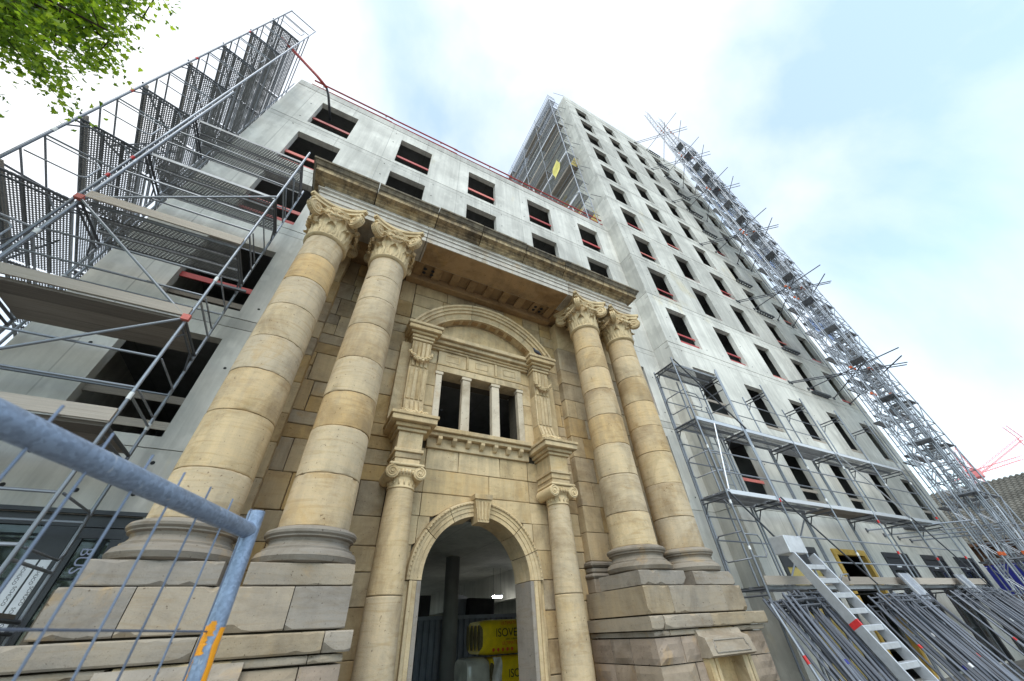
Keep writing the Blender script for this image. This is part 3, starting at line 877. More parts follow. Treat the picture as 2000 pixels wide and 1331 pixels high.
# ------------------------------------------------------------------ pedestals
def rough_block(x0, x1, y0, y1, z0, z1, amp, seed):
    mb = MB()
    nu, nv = 5, 4
    def fn(u, v):
        x, z = x0 + (x1 - x0) * u, z0 + (z1 - z0) * v
        e = min(u, 1 - u, v, 1 - v)
        e = min(1, e * 5)
        h = mnoise.noise(V((x * 3.1, z * 4.3, seed))) + .5 * mnoise.noise(V((x * 8, z * 9, seed + 5)))
        return (x, y0 - e * amp * (.55 + h), z)
    mb.grid(fn, nu, nv)
    def fs(u, v, xx, sgn):
        y, z = y0 + (y1 - y0) * u, z0 + (z1 - z0) * v
        e = min(1, min(u, 1 - u, v, 1 - v) * 5)
        h = mnoise.noise(V((y * 3.1, z * 4.3, seed + xx)))
        return (xx + sgn * e * amp * (.5 + h) * .8, y, z)
    mb.grid(lambda u, v: fs(1 - u, v, x0, -1), 5, 4)
    mb.grid(lambda u, v: fs(u, v, x1, 1), 5, 4)
    mb.add([(x0, y0, z1), (x1, y0, z1), (x1, y1, z1), (x0, y1, z1), (x0, y0, z0), (x1, y0, z0), (x1, y1, z0), (x0, y1, z0)], [(0, 1, 2, 3), (7, 6, 5, 4), (3, 2, 6, 7)])
    return mb

def worn_block(x0, x1, y0, y1, z0, z1, c, seed):
    """block whose front edges are worn and chipped along its length"""
    n = max(6, int((x1 - x0) / .07))
    rings = []
    for i in range(n + 1):
        x = x0 + (x1 - x0) * i / n
        def ch(k):
            v = mnoise.noise(V((x * 5.5, k * 9.1, seed))) + .5 * mnoise.noise(V((x * 15, k * 5.3, seed)))
            return c + max(0, v - .22) * .07
        e = 1.6 if i in (0, n) else 1
        ct, cb = ch(1) * e, ch(2) * e * 1.3
        fy = y0 + .006 * mnoise.noise(V((x * 2.2, seed, 3))) + (c * .8 if i in (0, n) else 0)
        zt, zb = z1 - .004 * abs(mnoise.noise(V((x * 3, seed, 8)))), z0 + .004 * abs(mnoise.noise(V((x * 3, seed, 5))))
        rings.append([(x, fy + cb * .8, zb), (x, fy, zb + cb), (x, fy - .003, (zb + zt) / 2), (x, fy, zt - ct), (x, fy + ct * .8, zt), (x, y1, zt), (x, y1, zb)])
    mb = MB().rings(rings, True, True)
    mb.f = [f[::-1] for f in mb.f]
    return mb

def pedestal(s, label):
    rr = random.Random(11 + s)
    p = empty('pedestal', (X(3.3, s), 5.7, GZ), label, 'pedestal', 'pedestals of the portal')
    def blk(name, d0, d1, y0, y1, z0, z1, mat, c=.006, j=.006):
        a, b = xr(d0, d1, s)
        return worn_block(a + .004, b - .004, y0, y1, z0 + .004, z1 - .004, c, rr.uniform(0, 90)).build(name, M[mat], p)
    for d in (2.66, 3.91): blk('plinth_block', d - .52, d + .52, 5.0 + rr.uniform(0, .02), 6.03, .476, .685, 'grey_stone')
    for d0, d1 in ((2.13, 2.70), (2.70, 3.98), (3.98, 4.51)):
        blk('stone_block', d0, d1, 5.0 + rr.uniform(-.012, .012), 6.46, .108, .475, 'grey_stone', .007, .008)
    for d0, d1 in ((2.05, 2.32), (2.32, 3.36), (3.36, 4.77)):
        blk('cap_stone', d0, d1, 4.90 + rr.uniform(-.015, .015), 6.46, -.078, .098, 'grey_stone', .012, .014)
    for d0, d1 in ((2.10, 2.42), (2.42, 3.05), (3.9, 4.68)):
        blk('band_stone', d0, d1, 4.955 + rr.uniform(-.01, .01), 6.46, -.152, -.082, 'grey_stone', .006, .006)
    MB().box(*xr(2.2, 4.55, s), 5.1, 6.40, GZ, .46).build('core', M['mortar'], p)
    z = -.16
    for ci, h in enumerate((.30, .33, .34, .35)):
        z0 = max(GZ, z - h)
        cuts = [2.10, 2.55 + rr.uniform(-.1, .1), 2.98] if ci % 2 == 0 else [2.10, 2.80, 2.98]
        cuts2 = [4.05, 4.62]
        for cc in (cuts, cuts2):
            for a, b in zip(cc, cc[1:]):
                x0, x1 = xr(a, b, s)
                rough_block(x0 + .006, x1 - .006, 4.97 + rr.uniform(-.01, .02), 5.5, z0 + .006, z - .006, .035, ci * 7 + a).build('rough_stone', M['rough_stone'], p, False)
        for y0, y1 in ((5.506, 5.95), (5.956, 6.46)):   # side return towards the doorway
            x0, x1 = xr(2.10, 2.5, s)
            rough_block(x0, x1, y0, y1, z0 + .006, z - .006, .03, ci * 5 + y0).build('rough_stone', M['rough_stone'], p)
        z = z0
    # carved tablet over a small niche
    tb = empty('niche', (X(3.4, s), 4.9, GZ), parent=p)
    a, b = xr(2.94, 3.95, s)
    MB().prism([(5.3, -.10), (4.93, -.10), (4.90, -.17), (4.80, -.20), (4.74, -.40), (4.80, -.425), (5.3, -.425)], 'x', a, b).build('tablet', M['grey_stone'], tb)
    pts = [(a + .15, -.23), (a + .15, -.30), (a + .12, -.30), (a + .12, -.37), (b - .12, -.37), (b - .12, -.30), (b - .15, -.30), (b - .15, -.23), (a + .15, -.23)]
    loop_tube('tablet_border', [(x, 4.80 - (abs(zz) - .2) * .30 - .003, zz) for x, zz in pts], .012, 'grey_stone', tb, 4)
    MB().prism([(5.2, -.085), (4.97, -.085), (4.94, -.10), (5.2, -.10)], 'x', a + .1, b - .1).build('tablet_top', M['carved'], tb)
    MB().box(a + .1, b - .1, 5.08, 5.3, GZ, -.43).build('niche_panel', M['drum'], tb)
    for q0, q1 in ((a + .02, a + .22), (b - .22, b - .02)):
        for i in range(3):
            w = (q1 - q0) / 3
            MB().box(q0 + i * w + .003, q0 + (i + 1) * w - .003, 4.86 + .015 * (i % 2), 5.1, GZ, -.43).build('jamb', M['carved'], tb)
    return p
pedestal(-1, 'left stone pedestal of the portal, carrying the two left giant columns')
pedestal(1, 'right stone pedestal of the portal, carrying the two right giant columns')

# ------------------------------------------------------------------ entablature
ent = empty('entablature', (XC, 5.5, ZA), 'long weathered sandstone entablature with sooty cornice on the giant columns', 'entablature')
EX0, EX1, EY = -1.60, 7.12, 5.16
def sweep(name, prof, stations, mat, parent):
    """prof: closed polygon of (offset outwards, z); stations: functions o -> (x, y)"""
    rings = [[(*st(o), z) for o, z in prof] for st in stations]
    return MB().rings(rings, True, True).build(name, M[mat], parent)
def fx(x): return lambda o: (x, EY - o)
cl = lambda o: (EX0 - o, EY - o)
cl_back = lambda o: (EX0 - o, 6.98)
crn = lambda o: (EX1 + o, EY - o)
cr_back = lambda o: (EX1 + o, 6.98)
arch = [(-.66, 7.2), (0, 7.2), (0, 7.33), (.022, 7.335), (.022, 7.47), (.044, 7.475), (.044, 7.555), (.085, 7.585), (.085, 7.61), (0.0, 7.625), (0, 7.80), (-.66, 7.80)]
def inner(o): return o
joints = [None, .745, 4.835, None]
sweep('architrave', arch, [cl_back, cl, fx(.742)], 'architrave_stone', ent)
sweep('architrave', arch, [fx(.756), fx(4.828)], 'architrave_stone', ent)
sweep('architrave', arch, [fx(4.842), crn, cr_back], 'architrave_stone', ent)
# undersides are separate, brown weathered stones just below the lintels
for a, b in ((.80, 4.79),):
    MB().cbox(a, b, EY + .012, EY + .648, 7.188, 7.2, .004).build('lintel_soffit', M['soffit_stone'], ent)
corn = [(-.6, 7.803), (0, 7.803), (.05, 7.84), (.06, 7.875), (.11, 7.895), (.12, 7.93), (.235, 7.945), (.245, 7.94), (.245, 8.03), (.262, 8.05), (-.6, 8.05)]
cyma = [(-.55, 8.053), (.262, 8.053), (.262, 8.07), (.29, 8.09), (.305, 8.13), (.33, 8.175), (.355, 8.19), (.355, 8.245), (.34, 8.262), (-.55, 8.30)]
cuts = [-.56, .89, 2.08, 3.38, 4.68, 6.07]
segs = [[cl_back, cl, fx(cuts[0] - .011)]] + [[fx(a + .011), fx(b - .011)] for a, b in zip(cuts, cuts[1:])] + [[fx(cuts[-1] + .011), crn, cr_back]]
for st in segs:
    sweep('cornice_block', corn, st, 'cornice_stone', ent)
    dz = rnd.uniform(-.008, .008)
    sweep('gutter_moulding', [(o + (dz if o > 0 else 0), z + dz) for o, z in cyma], st, 'cyma_stone', ent)
# coffered ceiling between lintel and wall
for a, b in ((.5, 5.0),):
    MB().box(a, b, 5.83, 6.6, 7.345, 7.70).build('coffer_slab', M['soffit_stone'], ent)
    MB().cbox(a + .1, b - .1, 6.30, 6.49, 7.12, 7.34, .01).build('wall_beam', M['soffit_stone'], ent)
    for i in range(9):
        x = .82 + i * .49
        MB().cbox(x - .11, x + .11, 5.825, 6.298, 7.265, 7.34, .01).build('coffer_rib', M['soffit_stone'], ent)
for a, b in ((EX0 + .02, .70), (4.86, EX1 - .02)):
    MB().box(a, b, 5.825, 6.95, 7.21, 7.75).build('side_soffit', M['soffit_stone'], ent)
# drilled blocks at both ends of the coffers
for x0 in (.98, 4.25):
    for k in range(2):
        for q in range(2):
            MB().lathe([(.045, 7.255), (.045, 7.262)], x0 + k * .2, 6.02 + q * .13, 10).build('drill_hole', M['hole'], ent)

# ------------------------------------------------------------------ portal wall
pw = empty('portal_wall', (XC, WY, GZ), 'tan ashlar portal wall with arched doorway behind the giant columns', 'wall')
DR, DZ = .97, .68
DQ = DR + .04
ap = [(XC - DQ, DZ)] + [(XC - DQ * math.cos(math.pi * i / 24), DZ + DQ * math.sin(math.pi * i / 24)) for i in range(1, 24)] + [(XC + DQ, DZ)]
core = MB()
core.box(X(4.45, -1), XC - DR - .04, WY + .05, 7.05, GZ, 7.2)
core.box(XC + DR + .04, X(4.45, 1), WY + .05, 7.05, GZ, 7.2)
core.prism(ap + [(XC + DQ, 3.15), (XC - DQ, 3.15)], 'y', WY + .05, 7.05)
core.box(XC - DR, XC + DR, WY + .05, 7.05, 4.60, 7.2)
core.build('wall_core', M['mortar'], pw)
def stone_rect(a, b, z0, z1, y, mat, rr, clip=None, name='stone'):
    g_ = .005
    a, b, z0, z1 = a + g_, b - g_, z0 + g_, z1 - g_
    if clip:
        R = clip
        n = 10
        low = []
        for i in range(n + 1):
            x = a + (b - a) * i / n
            dx = abs(x - XC)
            zl = DZ + math.sqrt(R * R - dx * dx) if dx < R else -9
            low.append((x, max(z0, zl)))
        low = [(x, z) for x, z in low if z < z1 - .01]
        if len(low) < 2: return
        if all(z <= z0 + 1e-6 for x, z in low): clip = None
        else:
            MB().prism(low + [(low[-1][0], z1), (low[0][0], z1)], 'y', y, WY + .06).build(name, M[mat], pw)
            return
    MB().cbox(a, b, y, WY + .06, z0, z1, .008, .004, rr).build(name, M[mat], pw)
rr = random.Random(3)
for s in (-1, 1):
    z = GZ
    while z < 7.15:
        h = rr.choice((.34, .42, .5, .55, .62))
        z1 = min(7.2, z + h)
        if 7.2 - z1 < .2: z1 = 7.2
        d = 1.86 if z > 3.1 else 1.72
        d_end = 4.45
        while d < d_end - .01:
            w = rr.uniform(.32, .78)
            e = d + w
            if d_end - e < .22: e = d_end
            a, b = xr(d, e, s)
            if z1 - z > .45 and rr.random() < .3:
                zm = (z + z1) / 2
                stone_rect(a, b, z, zm, WY + rr.uniform(-.006, .012), 'ashlar', rr)
                stone_rect(a, b, zm, z1, WY + rr.uniform(-.006, .012), 'ashlar', rr)
            else:
                stone_rect(a, b, z, z1, WY + rr.uniform(-.006, .012), 'ashlar', rr)
            d = e
        z = z1
# centre bay
crow = [(.70, 1.16, [-1.70, -1.05, 1.05, 1.70]), (1.16, 1.60, [-1.70, -1.12, -.14, .14, 1.12, 1.70]), (1.60, 1.98, [-1.70, -1.10, -.0, 1.10, 1.70]),
        (1.98, 2.40, [-1.70, -1.10, .2, 1.10, 1.70]), (2.40, 2.80, [-1.70, -1.10, -.45, .45, 1.10, 1.70])]
for z0, z1, ds in crow:
    for a, b in zip(ds, ds[1:]):
        stone_rect(XC + a, XC + b, z0, z1, WY + rr.uniform(-.004, .006), 'carved', rr, 1.235)
for z0, z1 in ((GZ, -.95), (-.95, -.55), (-.55, -.12), (-.12, .26), (.26, .70)):
    for s in (-1, 1):
        a, b = xr(1.24, 1.71, s); stone_rect(a, b, z0, z1, WY + rr.uniform(-.004, .006), 'ashlar', rr)
for z0, z1 in ((4.78, 5.15), (5.15, 5.48)):
    for a, b in ((-1.86, -1.09), (1.09, 1.86)): stone_rect(XC + a, XC + b, z0, z1, WY, 'carved', rr)
for z0, z1, ds in ((5.48, 5.95, [-1.85, -.9, .1, .95, 1.85]), (5.95, 6.40, [-1.85, -.5, .55, 1.85]), (6.40, 6.80, [-1.85, -1.1, -.4, .5, 1.2, 1.85]), (6.8, 7.2, [-1.85, -1.0, -.2, .7, 1.3, 1.85])):
    for a, b in zip(ds, ds[1:]): stone_rect(XC + a, XC + b, z0, z1, WY + rr.uniform(-.004, .006), 'carved' if z0 < 6.3 else 'ashlar', rr)
for s in (-1, 1):
    for z0, z1 in ((3.16, 3.7), (3.7, 4.2), (4.2, 4.78)):
        a, b = xr(.985, 1.86, s); stone_rect(a, b, z0, z1, WY, 'carved', rr)

# door arch: moulded voussoirs, jambs, keystone
dw = empty('door_surround', (XC, WY, GZ), parent=pw)
def arch_seg(a0, a1, prof, cz, cxx=XC, n=10):
    rings = []
    for i in range(n + 1):
        a = a0 + (a1 - a0) * i / n
        rings.append([(cxx - r * math.cos(a), y, cz + r * math.sin(a)) for r, y in prof])
    return MB().rings(rings, True, True)
vp = [(.97, 7.04), (.97, 6.455), (1.04, 6.455), (1.045, 6.44), (1.11, 6.44), (1.115, 6.425), (1.16, 6.425), (1.17, 6.405), (1.195, 6.40), (1.215, 6.41), (1.22, 6.45), (1.23, 6.49), (1.23, 6.56), (.99, 7.04)]
for a0, a1 in ((0, .62), (.625, 1.05), (1.055, 1.45), (1.69, 2.35), (2.355, 2.75), (2.755, math.pi)):
    arch_seg(a0 + .003, a1 - .003, vp, DZ).build('voussoir', M['carved'], dw, True, 25)
bm = MB()
for i in range(58):                                   # bead and reel moulding on the arch
    a = .05 + i * (math.pi - .1) / 57
    if 1.44 < a < 1.7: continue
    L = .028 if i % 4 else .05
    c0 = V((XC - 1.178 * math.cos(a), 6.40, DZ + 1.178 * math.sin(a)))
    t = V((math.sin(a), 0, math.cos(a)))
    if i % 4 in (1, 2): bm.tube([c0 - t * .008, c0 + t * .008], .017, 5)
    else: bm.tube([c0 - t * L * .55, c0, c0 + t * L * .55], [.006, .017, .006], 5)
tag(bm.build('bead_moulding', M['carved'], dw), kind='stuff')
key = MB().prism([(XC - .105, 1.52), (XC + .105, 1.52), (XC + .16, 1.90), (XC - .16, 1.90)], 'y', 6.30, 6.6).build('keystone', M['carved'], dw)
MB().prism([(XC - .17, 1.904), (XC + .17, 1.904), (XC + .18, 1.985), (XC - .18, 1.985)], 'y', 6.275, 6.6).build('keystone_cap', M['carved'], key)
for i in range(4):
    x = XC - .085 + i * .057
    MB().prism([(x - .011, 1.56), (x + .011, 1.56), (x + .013 + (i - 1.5) * .01, 1.86), (x - .013 + (i - 1.5) * .01, 1.86)], 'y', 6.284, 6.301).build('flute', M['carved'], key)
for s in (-1, 1):
    for d0, d1, y in ((.97, 1.04, 6.455), (1.042, 1.11, 6.44), (1.112, 1.165, 6.425), (1.167, 1.235, 6.47)):
        a, b = xr(d0, d1, s)
        MB().cbox(a, b, y, 7.04 if d0 < 1 else 6.56, GZ, DZ - .006, .006).build('jamb', M['grey_stone' if d0 < 1 else 'carved'], dw)

# ionic columns flanking the door
def ionic(s, label):
    cx, cy = X(1.545, s), 6.17
    c = empty('ionic_column', (cx, cy, GZ), label, 'column', 'ionic columns beside the door')
    for z0, z1, r0, r1 in ((GZ, .45, .262, .246), (.457, 1.86, .246, .212)):
        MB().lathe([(r0 - .01, z0), (r0, z0 + .012), ((r0 + r1) / 2 + .002, (z0 + z1) / 2), (r1, z1 - .012), (r1 - .01, z1)], cx, cy, 44).build('drum', M['drum'], c, True, 30)
    cap = MB().lathe([(.20, 1.86), (.222, 1.87), (.222, 1.885), (.212, 1.90), (.212, 2.03), (.225, 2.04), (.25, 2.07), (.262, 2.12), (.25, 2.16)], cx, cy, 36).build('capital', M['capital'], c, True, 35)
    for k in range(16):
        a = 2 * math.pi * k / 16
        px, py = cx + .214 * math.cos(a), cy + .214 * math.sin(a)
        MB().tube([(px, py, 1.915), (px, py, 1.99)], .014, 5).build('bead', M['capital'], cap, True)
    MB().cbox(cx - .235, cx + .235, cy - .255, cy + .25, 2.125, 2.185, .01).build('cushion', M['capital'], cap)
    MB().cbox(cx - .285, cx + .285, cy - .29, cy + .28, 2.19, 2.235, .012).build('abacus', M['capital'], cap)
    vm = bpy.data.meshes.get('scroll_mesh')
    if vm is None:
        mb = MB(); n = 24
        mb.prism([(.105 * math.cos(2 * math.pi * k / n), .105 * math.sin(2 * math.pi * k / n)) for k in range(n)], 'y', -.27, .25)
        mb.tube([(p[0], -.272, p[1]) for p in spiral(0, 0, .095, 2.3, 40)], [.017 * (1 - .5 * i / 40) for i in range(41)], 6)
        mb.prism([(.022 * math.cos(2 * math.pi * k / 10), .022 * math.sin(2 * math.pi * k / 10)) for k in range(10)], 'y', -.295, -.25)
        vm = mb.mesh('scroll_mesh', M['capital'], True)
        try: vm.set_sharp_from_angle(angle=math.radians(40))
        except Exception: pass
    for q in (-1, 1):
        o = link(bpy.data.objects.new('volute', vm), cap); o.matrix_basis = Matrix.Translation((cx + q * .225, cy, 2.085)) @ Matrix.Diagonal((q, 1, 1, 1))
    eg = MB()
    for k in range(7):
        a = -math.pi / 2 + (k - 3) * .22
        px, py = cx + .262 * math.cos(a), cy + .262 * math.sin(a)
        eg.tube([(px, py, 2.06), (px, py - .006, 2.10), (px, py, 2.14)], [.012, .026, .014], 6)
    eg.build('egg_moulding', M['capital'], cap, True)
    # entablature block on the column
    b = empty('impost_block', (cx, cy, 2.24), parent=c)
    def ring(name, hw, yf, z0, z1): MB().cbox(cx - hw, cx + hw, yf, 6.52, z0, z1, .008).build(name, M['carved'], b)
    ring('fascia', .21, 5.955, 2.24, 2.33); ring('fascia', .222, 5.94, 2.332, 2.43); ring('moulding', .25, 5.91, 2.432, 2.49)
    ring('dado', .215, 5.95, 2.492, 2.80)
    ring('cornice', .26, 5.905, 2.802, 2.86); ring('cornice', .31, 5.855, 2.862, 2.93)
    ring('cornice', .40, 5.765, 2.932, 3.03); ring('cornice', .425, 5.74, 3.032, 3.09)
    return c
ionic(-1, 'left slender ionic column beside the arched doorway')
ionic(1, 'right slender ionic column beside the arched doorway')

# window sill cornice with brackets
aed = empty('aedicule', (XC, WY, 2.8), 'carved sandstone three-light window surround with curved pediment above the doorway', 'window surround')
MB().cbox(XC - 1.13, XC + 1.13, 6.28, 6.52, 3.085, 3.175, .01).build('sill', M['carved'], aed)
MB().cbox(XC - 1.13, XC + 1.13, 6.34, 6.52, 3.01, 3.082, .01).build('sill_moulding', M['carved'], aed)
MB().cbox(XC - 1.13, XC + 1.13, 6.45, 6.52, 2.80, 3.008, .006).build('bed_course', M['carved'], aed)
for i in range(7):
    x = XC - .90 + i * .30
    MB().prism([(6.46, 2.86), (6.40, 2.88), (6.33, 2.95), (6.33, 3.005), (6.46, 3.005)], 'x', x - .04, x + .04).build('bracket', M['carved'], aed)
# three lights
for d in (-.97, -.365, .365, .97):
    w = .095 if abs(d) < .5 else .10
    x0, x1 = (XC + d - w, XC + d + w) if abs(d) < .5 else ((XC + d - .02, XC + d + .12) if d > 0 else (XC + d - .12, XC + d + .02))
    o = MB().cbox(x0, x1, 6.47, 6.60, 3.178, 4.50, .008).build('mullion', M['mullion_stone'], aed)
    MB().cbox(x0 - .02, x1 + .02, 6.45, 6.62, 4.502, 4.578, .008).build('mullion_cap', M['mullion_stone'], o)
MB().cbox(XC - 1.10, XC + 1.10, 6.44, 6.80, 4.58, 4.74, .008).build('window_head', M['carved'], aed)
MB().cbox(XC - 1.10, XC + 1.10, 6.425, 6.52, 4.742, 4.775, .006).build('head_moulding', M['carved'], aed)
for i in range(3):
    x = XC - .74 + i * .74
    f = MB().cbox(x - .34, x + .34, 6.455, 6.52, 4.79, 5.14, .006).build('frieze_panel', M['carved'], aed)
    for a, b, c_, d_ in ((-.17, .17, 5.05, 5.065), (-.17, .17, 4.88, 4.895), (-.17, -.155, 4.897, 5.048), (.155, .17, 4.897, 5.048)):
        MB().box(x + a, x + b, 6.445, 6.46, c_, d_).build('panel_frame', M['carved'], f)
for x in (XC - .37, XC + .37):
    MB().cbox(x - .028, x + .028, 6.43, 6.52, 4.79, 5.14, .005).build('frieze_divider', M['carved'], aed)
for z0, z1, y in ((5.145, 5.20, 6.42), (5.202, 5.26, 6.38), (5.262, 5.36, 6.30), (5.362, 5.475, 6.23)):
    MB().cbox(XC - 1.27, XC + 1.27, y, 6.53, z0, z1, .012).build('cornice', M['carved'], aed)
# fluted herm pilasters with garlands
for s in (-1, 1):
    cx = X(1.53, s)
    p = empty('pilaster', (cx, 6.3, 3.1), parent=aed)
    MB().cbox(cx - .23, cx + .23, 6.14, 6.52, 3.095, 3.20, .01).build('foot', M['carved'], p)
    for z0, z1, w0, w1, y0, y1 in ((3.205, 3.31, .22, .225, 6.10, 6.08), (3.315, 3.62, .19, .195, 6.16, 6.27), (3.625, 4.40, .20, .205, 6.275, 6.26), (4.405, 5.08, .205, .21, 6.26, 6.24)):
        MB().hexa([(cx - w0, y0, z0), (cx + w0, y0, z0), (cx + w0, 6.52, z0), (cx - w0, 6.52, z0), (cx - w1, y1, z1), (cx + w1, y1, z1), (cx + w1, 6.52, z1), (cx - w1, 6.52, z1)]).build('shaft_block', M['carved'], p)
        if z1 - z0 > .2:
            for k in range(4):
                xx = cx - .135 + k * .09
                MB().hexa([(xx - .03, y0 - .02, z0 + .02), (xx + .03, y0 - .02, z0 + .02), (xx + .03, y0 + .05, z0 + .02), (xx - .03, y0 + .05, z0 + .02),
                           (xx - .03, y1 - .02, z1 - .02), (xx + .03, y1 - .02, z1 - .02), (xx + .03, y1 + .05, z1 - .02), (xx - .03, y1 + .05, z1 - .02)]).build('fillet', M['carved'], p)
    def garl(zc, drop, yo, name):
        mb = MB(); q = random.Random(int(zc * 10) + s)
        for i in range(26):
            t = -1 + 2 * i / 25
            c = V((cx + t * .235, yo - .03 * (1 - t * t), zc - drop * (1 - t * t)))
            for k in range(4):
                e = c + V((q.uniform(-.02, .02), q.uniform(-.035, .01), q.uniform(-.035, .035)))
                rb = q.uniform(.018, .034)
                mb.lathe([(rb * math.sin(math.pi * u / 4), e.z - rb * math.cos(math.pi * u / 4)) for u in range(5)], e.x, e.y, 5, False)
        mb.build(name, M['capital'], p, True)
    garl(4.72, .17, 6.20, 'garland'); garl(3.24, .0, 6.08, 'leaf_band')
    for z0, z1, hw, y in ((5.085, 5.15, .235, 6.20), (5.152, 5.23, .255, 6.17), (5.232, 5.30, .30, 6.12), (5.302, 5.41, .37, 6.05), (5.412, 5.49, .40, 6.02)):
        MB().cbox(cx - hw, cx + hw, y, 6.53, z0, z1, .012).build('pilaster_cap', M['carved'], p)
    MB().cbox(cx - .30 + s * .12, cx + .30 + s * .12, 6.36, 6.52, 3.2, 5.08, .01).build('backing_strip', M['carved'], p)
# curved pediment
PRr, PZ = 2.09, 4.48
pp = [(r_ + .10, y_) for r_, y_ in [(1.66, 6.52), (1.66, 6.24), (1.70, 6.24), (1.74, 6.22), (1.80, 6.20), (1.81, 6.16), (1.87, 6.15), (1.88, 6.11), (1.93, 6.10), (1.95, 6.06), (1.99, 6.05), (1.99, 6.52)]]
A0 = math.asin((5.495 - PZ) / PRr) + .01
ang = [A0, .95, 1.35, 1.78, 2.2, 2.55, math.pi - A0]
for a0, a1 in zip(ang, ang[1:]):
    o = arch_seg(a0 + .002, a1 - .002, pp, PZ, XC, 10).build('pediment_block', M['carved'], aed, True, 25)
for i in range(13):
    a = A0 + .18 + i * (math.pi - 2 * A0 - .36) / 12
    if any(abs(a - q) < .05 for q in ang): continue
    c0 = arch_seg(a - .045, a + .045, [(1.748, 6.44), (1.748, 6.30), (1.762, 6.30), (1.762, 6.44)], PZ, XC, 2)
    c0.build('coffer_panel', M['soffit_stone'], aed)
MB().prism([(XC - 1.74 * math.cos(A0 + (math.pi - 2 * A0) * i / 20) * .99, PZ + 1.71 * math.sin(A0 + (math.pi - 2 * A0) * i / 20)) for i in range(21)][::-1], 'y', 6.475, 6.49).build('tympanum_rim', M['carved'], aed)

# pilasters on the wall behind the giant columns
for s in (-1, 1):
    for d in (2.66, 3.91):
        cx = X(d, s)
        p = empty('pilaster', (cx, 6.4, .1), parent=pw)
        z = .98
        MB().cbox(cx - .43, cx + .43, 6.27, 6.52, .48, .70, .01).build('base_block', M['grey_stone'], p)
        for z0, z1, o in ((.702, .78, .06), (.782, .88, .02), (.882, .975, .05)):
            MB().cbox(cx - .40 - o, cx + .40 + o, 6.30 - o, 6.52, z0, z1, .03).build('base_moulding', M['base_stone'], p)
        while z < 6.15:
            h = rr.choice((.42, .5, .55, .6)); z1 = min(6.2, z + h)
            if 6.2 - z1 < .2: z1 = 6.2
            if rr.random() < .5:
                q = rr.uniform(-.1, .25)
                for a, b in ((cx - .40, cx + q), (cx + q, cx + .40)):
                    MB().cbox(a + .004, b - .004, 6.31 + rr.uniform(-.005, .005), 6.53, z + .004, z1 - .004, .008, .003, rr).build('block', M['ashlar'], p)
            else:
                MB().cbox(cx - .40, cx + .40, 6.31 + rr.uniform(-.005, .005), 6.53, z + .004, z1 - .004, .008, .003, rr).build('block', M['ashlar'], p)
            z = z1
        cp = MB().hexa([(cx - .36, 6.31, 6.2), (cx + .36, 6.31, 6.2), (cx + .36, 6.53, 6.2), (cx - .36, 6.53, 6.2), (cx - .42, 6.22, 7.04), (cx + .42, 6.22, 7.04), (cx + .42, 6.53, 7.04), (cx - .42, 6.53, 7.04)]).build('capital', M['capital'], p)
# pigeon perched on the right pilaster cap
bd = empty('pigeon', (XC + 1.35, 6.05, 5.49), 'dark pigeon perched on the cornice under the curved pediment', 'bird')
MB().tube([(XC + 1.30, 6.06, 5.58), (XC + 1.33, 6.05, 5.60), (XC + 1.39, 6.04, 5.57), (XC + 1.46, 6.04, 5.53), (XC + 1.52, 6.04, 5.505)], [.012, .045, .05, .03, .01], 8).build('body', M['bird'], bd, True)
MB().tube([(XC + 1.32, 6.05, 5.60), (XC + 1.305, 6.05, 5.66), (XC + 1.29, 6.05, 5.675), (XC + 1.255, 6.05, 5.665)], [.03, .024, .02, .003], 8).build('head', M['bird'], bd, True)
for q in (0, .03): tube('foot', (XC + 1.37 + q, 6.05, 5.492), (XC + 1.37 + q, 6.05, 5.55), .006, 'red_paint', bd)
# ------------------------------------------------------------------ scaffold pieces
TR = .0235
_plank = {}
def plank_mesh(kind):
    if kind not in _plank:
        mb = MB()
        if kind == 'perf':                  # 1 m long x 0.30 wide steel deck, scaled in length
            mb.add([(0, 0, 0), (1, 0, 0), (1, .30, 0), (0, .30, 0)], [(0, 1, 2, 3)])
            _plank[kind] = mb.mesh('deck_sheet', M['perf'])
        elif kind == 'flange':
            mb.box(0, 1, 0, .014, -.06, .008); mb.box(0, 1, .288, .30, -.06, .008)
            _plank[kind] = mb.mesh('deck_flange', M['deck_steel'])
        elif kind == 'alu':
            mb.box(0, 1, 0, .012, -.07, .008); mb.box(0, 1, .288, .30, -.07, .008)
            for k in range(4): mb.box(0, 1, .05 + k * .065, .062 + k * .065, -.03, -.001)
            mb.box(0, 1, .014, .286, 0, .006)
            _plank[kind] = mb.mesh('deck_alu', M['aluminium'])
    return _plank[kind]
def plank(x0, y0, z, L, parent, axis='x', kind='perf'):
    """one deck plank; a perforated sheet with its two flanges as child"""
    rot = Matrix.Identity(4) if axis == 'x' else Matrix.Rotation(math.radians(90), 4, 'Z')
    if kind == 'timber':
        if axis == 'x': return ubox('deck_board', x0, x0 + L, y0, y0 + .30, z - .045, z + .005, 'timber', parent)
        return ubox('deck_board', x0 - .30, x0, y0, y0 + L, z - .045, z + .005, 'timber', parent)
    if kind == 'alu':
        o = link(bpy.data.objects.new('deck_plank', plank_mesh('alu')), parent)
        o.matrix_basis = Matrix.Translation((x0, y0, z)) @ rot @ Matrix.Diagonal((L, 1, 1, 1))
        return o
    o = link(bpy.data.objects.new('deck_plank', _sheet(L)), parent)
    o.matrix_basis = Matrix.Translation((x0, y0, z)) @ rot
    f = link(bpy.data.objects.new('deck_flange', plank_mesh('flange')), o)
    f.matrix_parent_inverse = Matrix.Identity(4)
    f.matrix_basis = Matrix.Diagonal((L, 1, 1, 1))
    return o
_sheets = {}
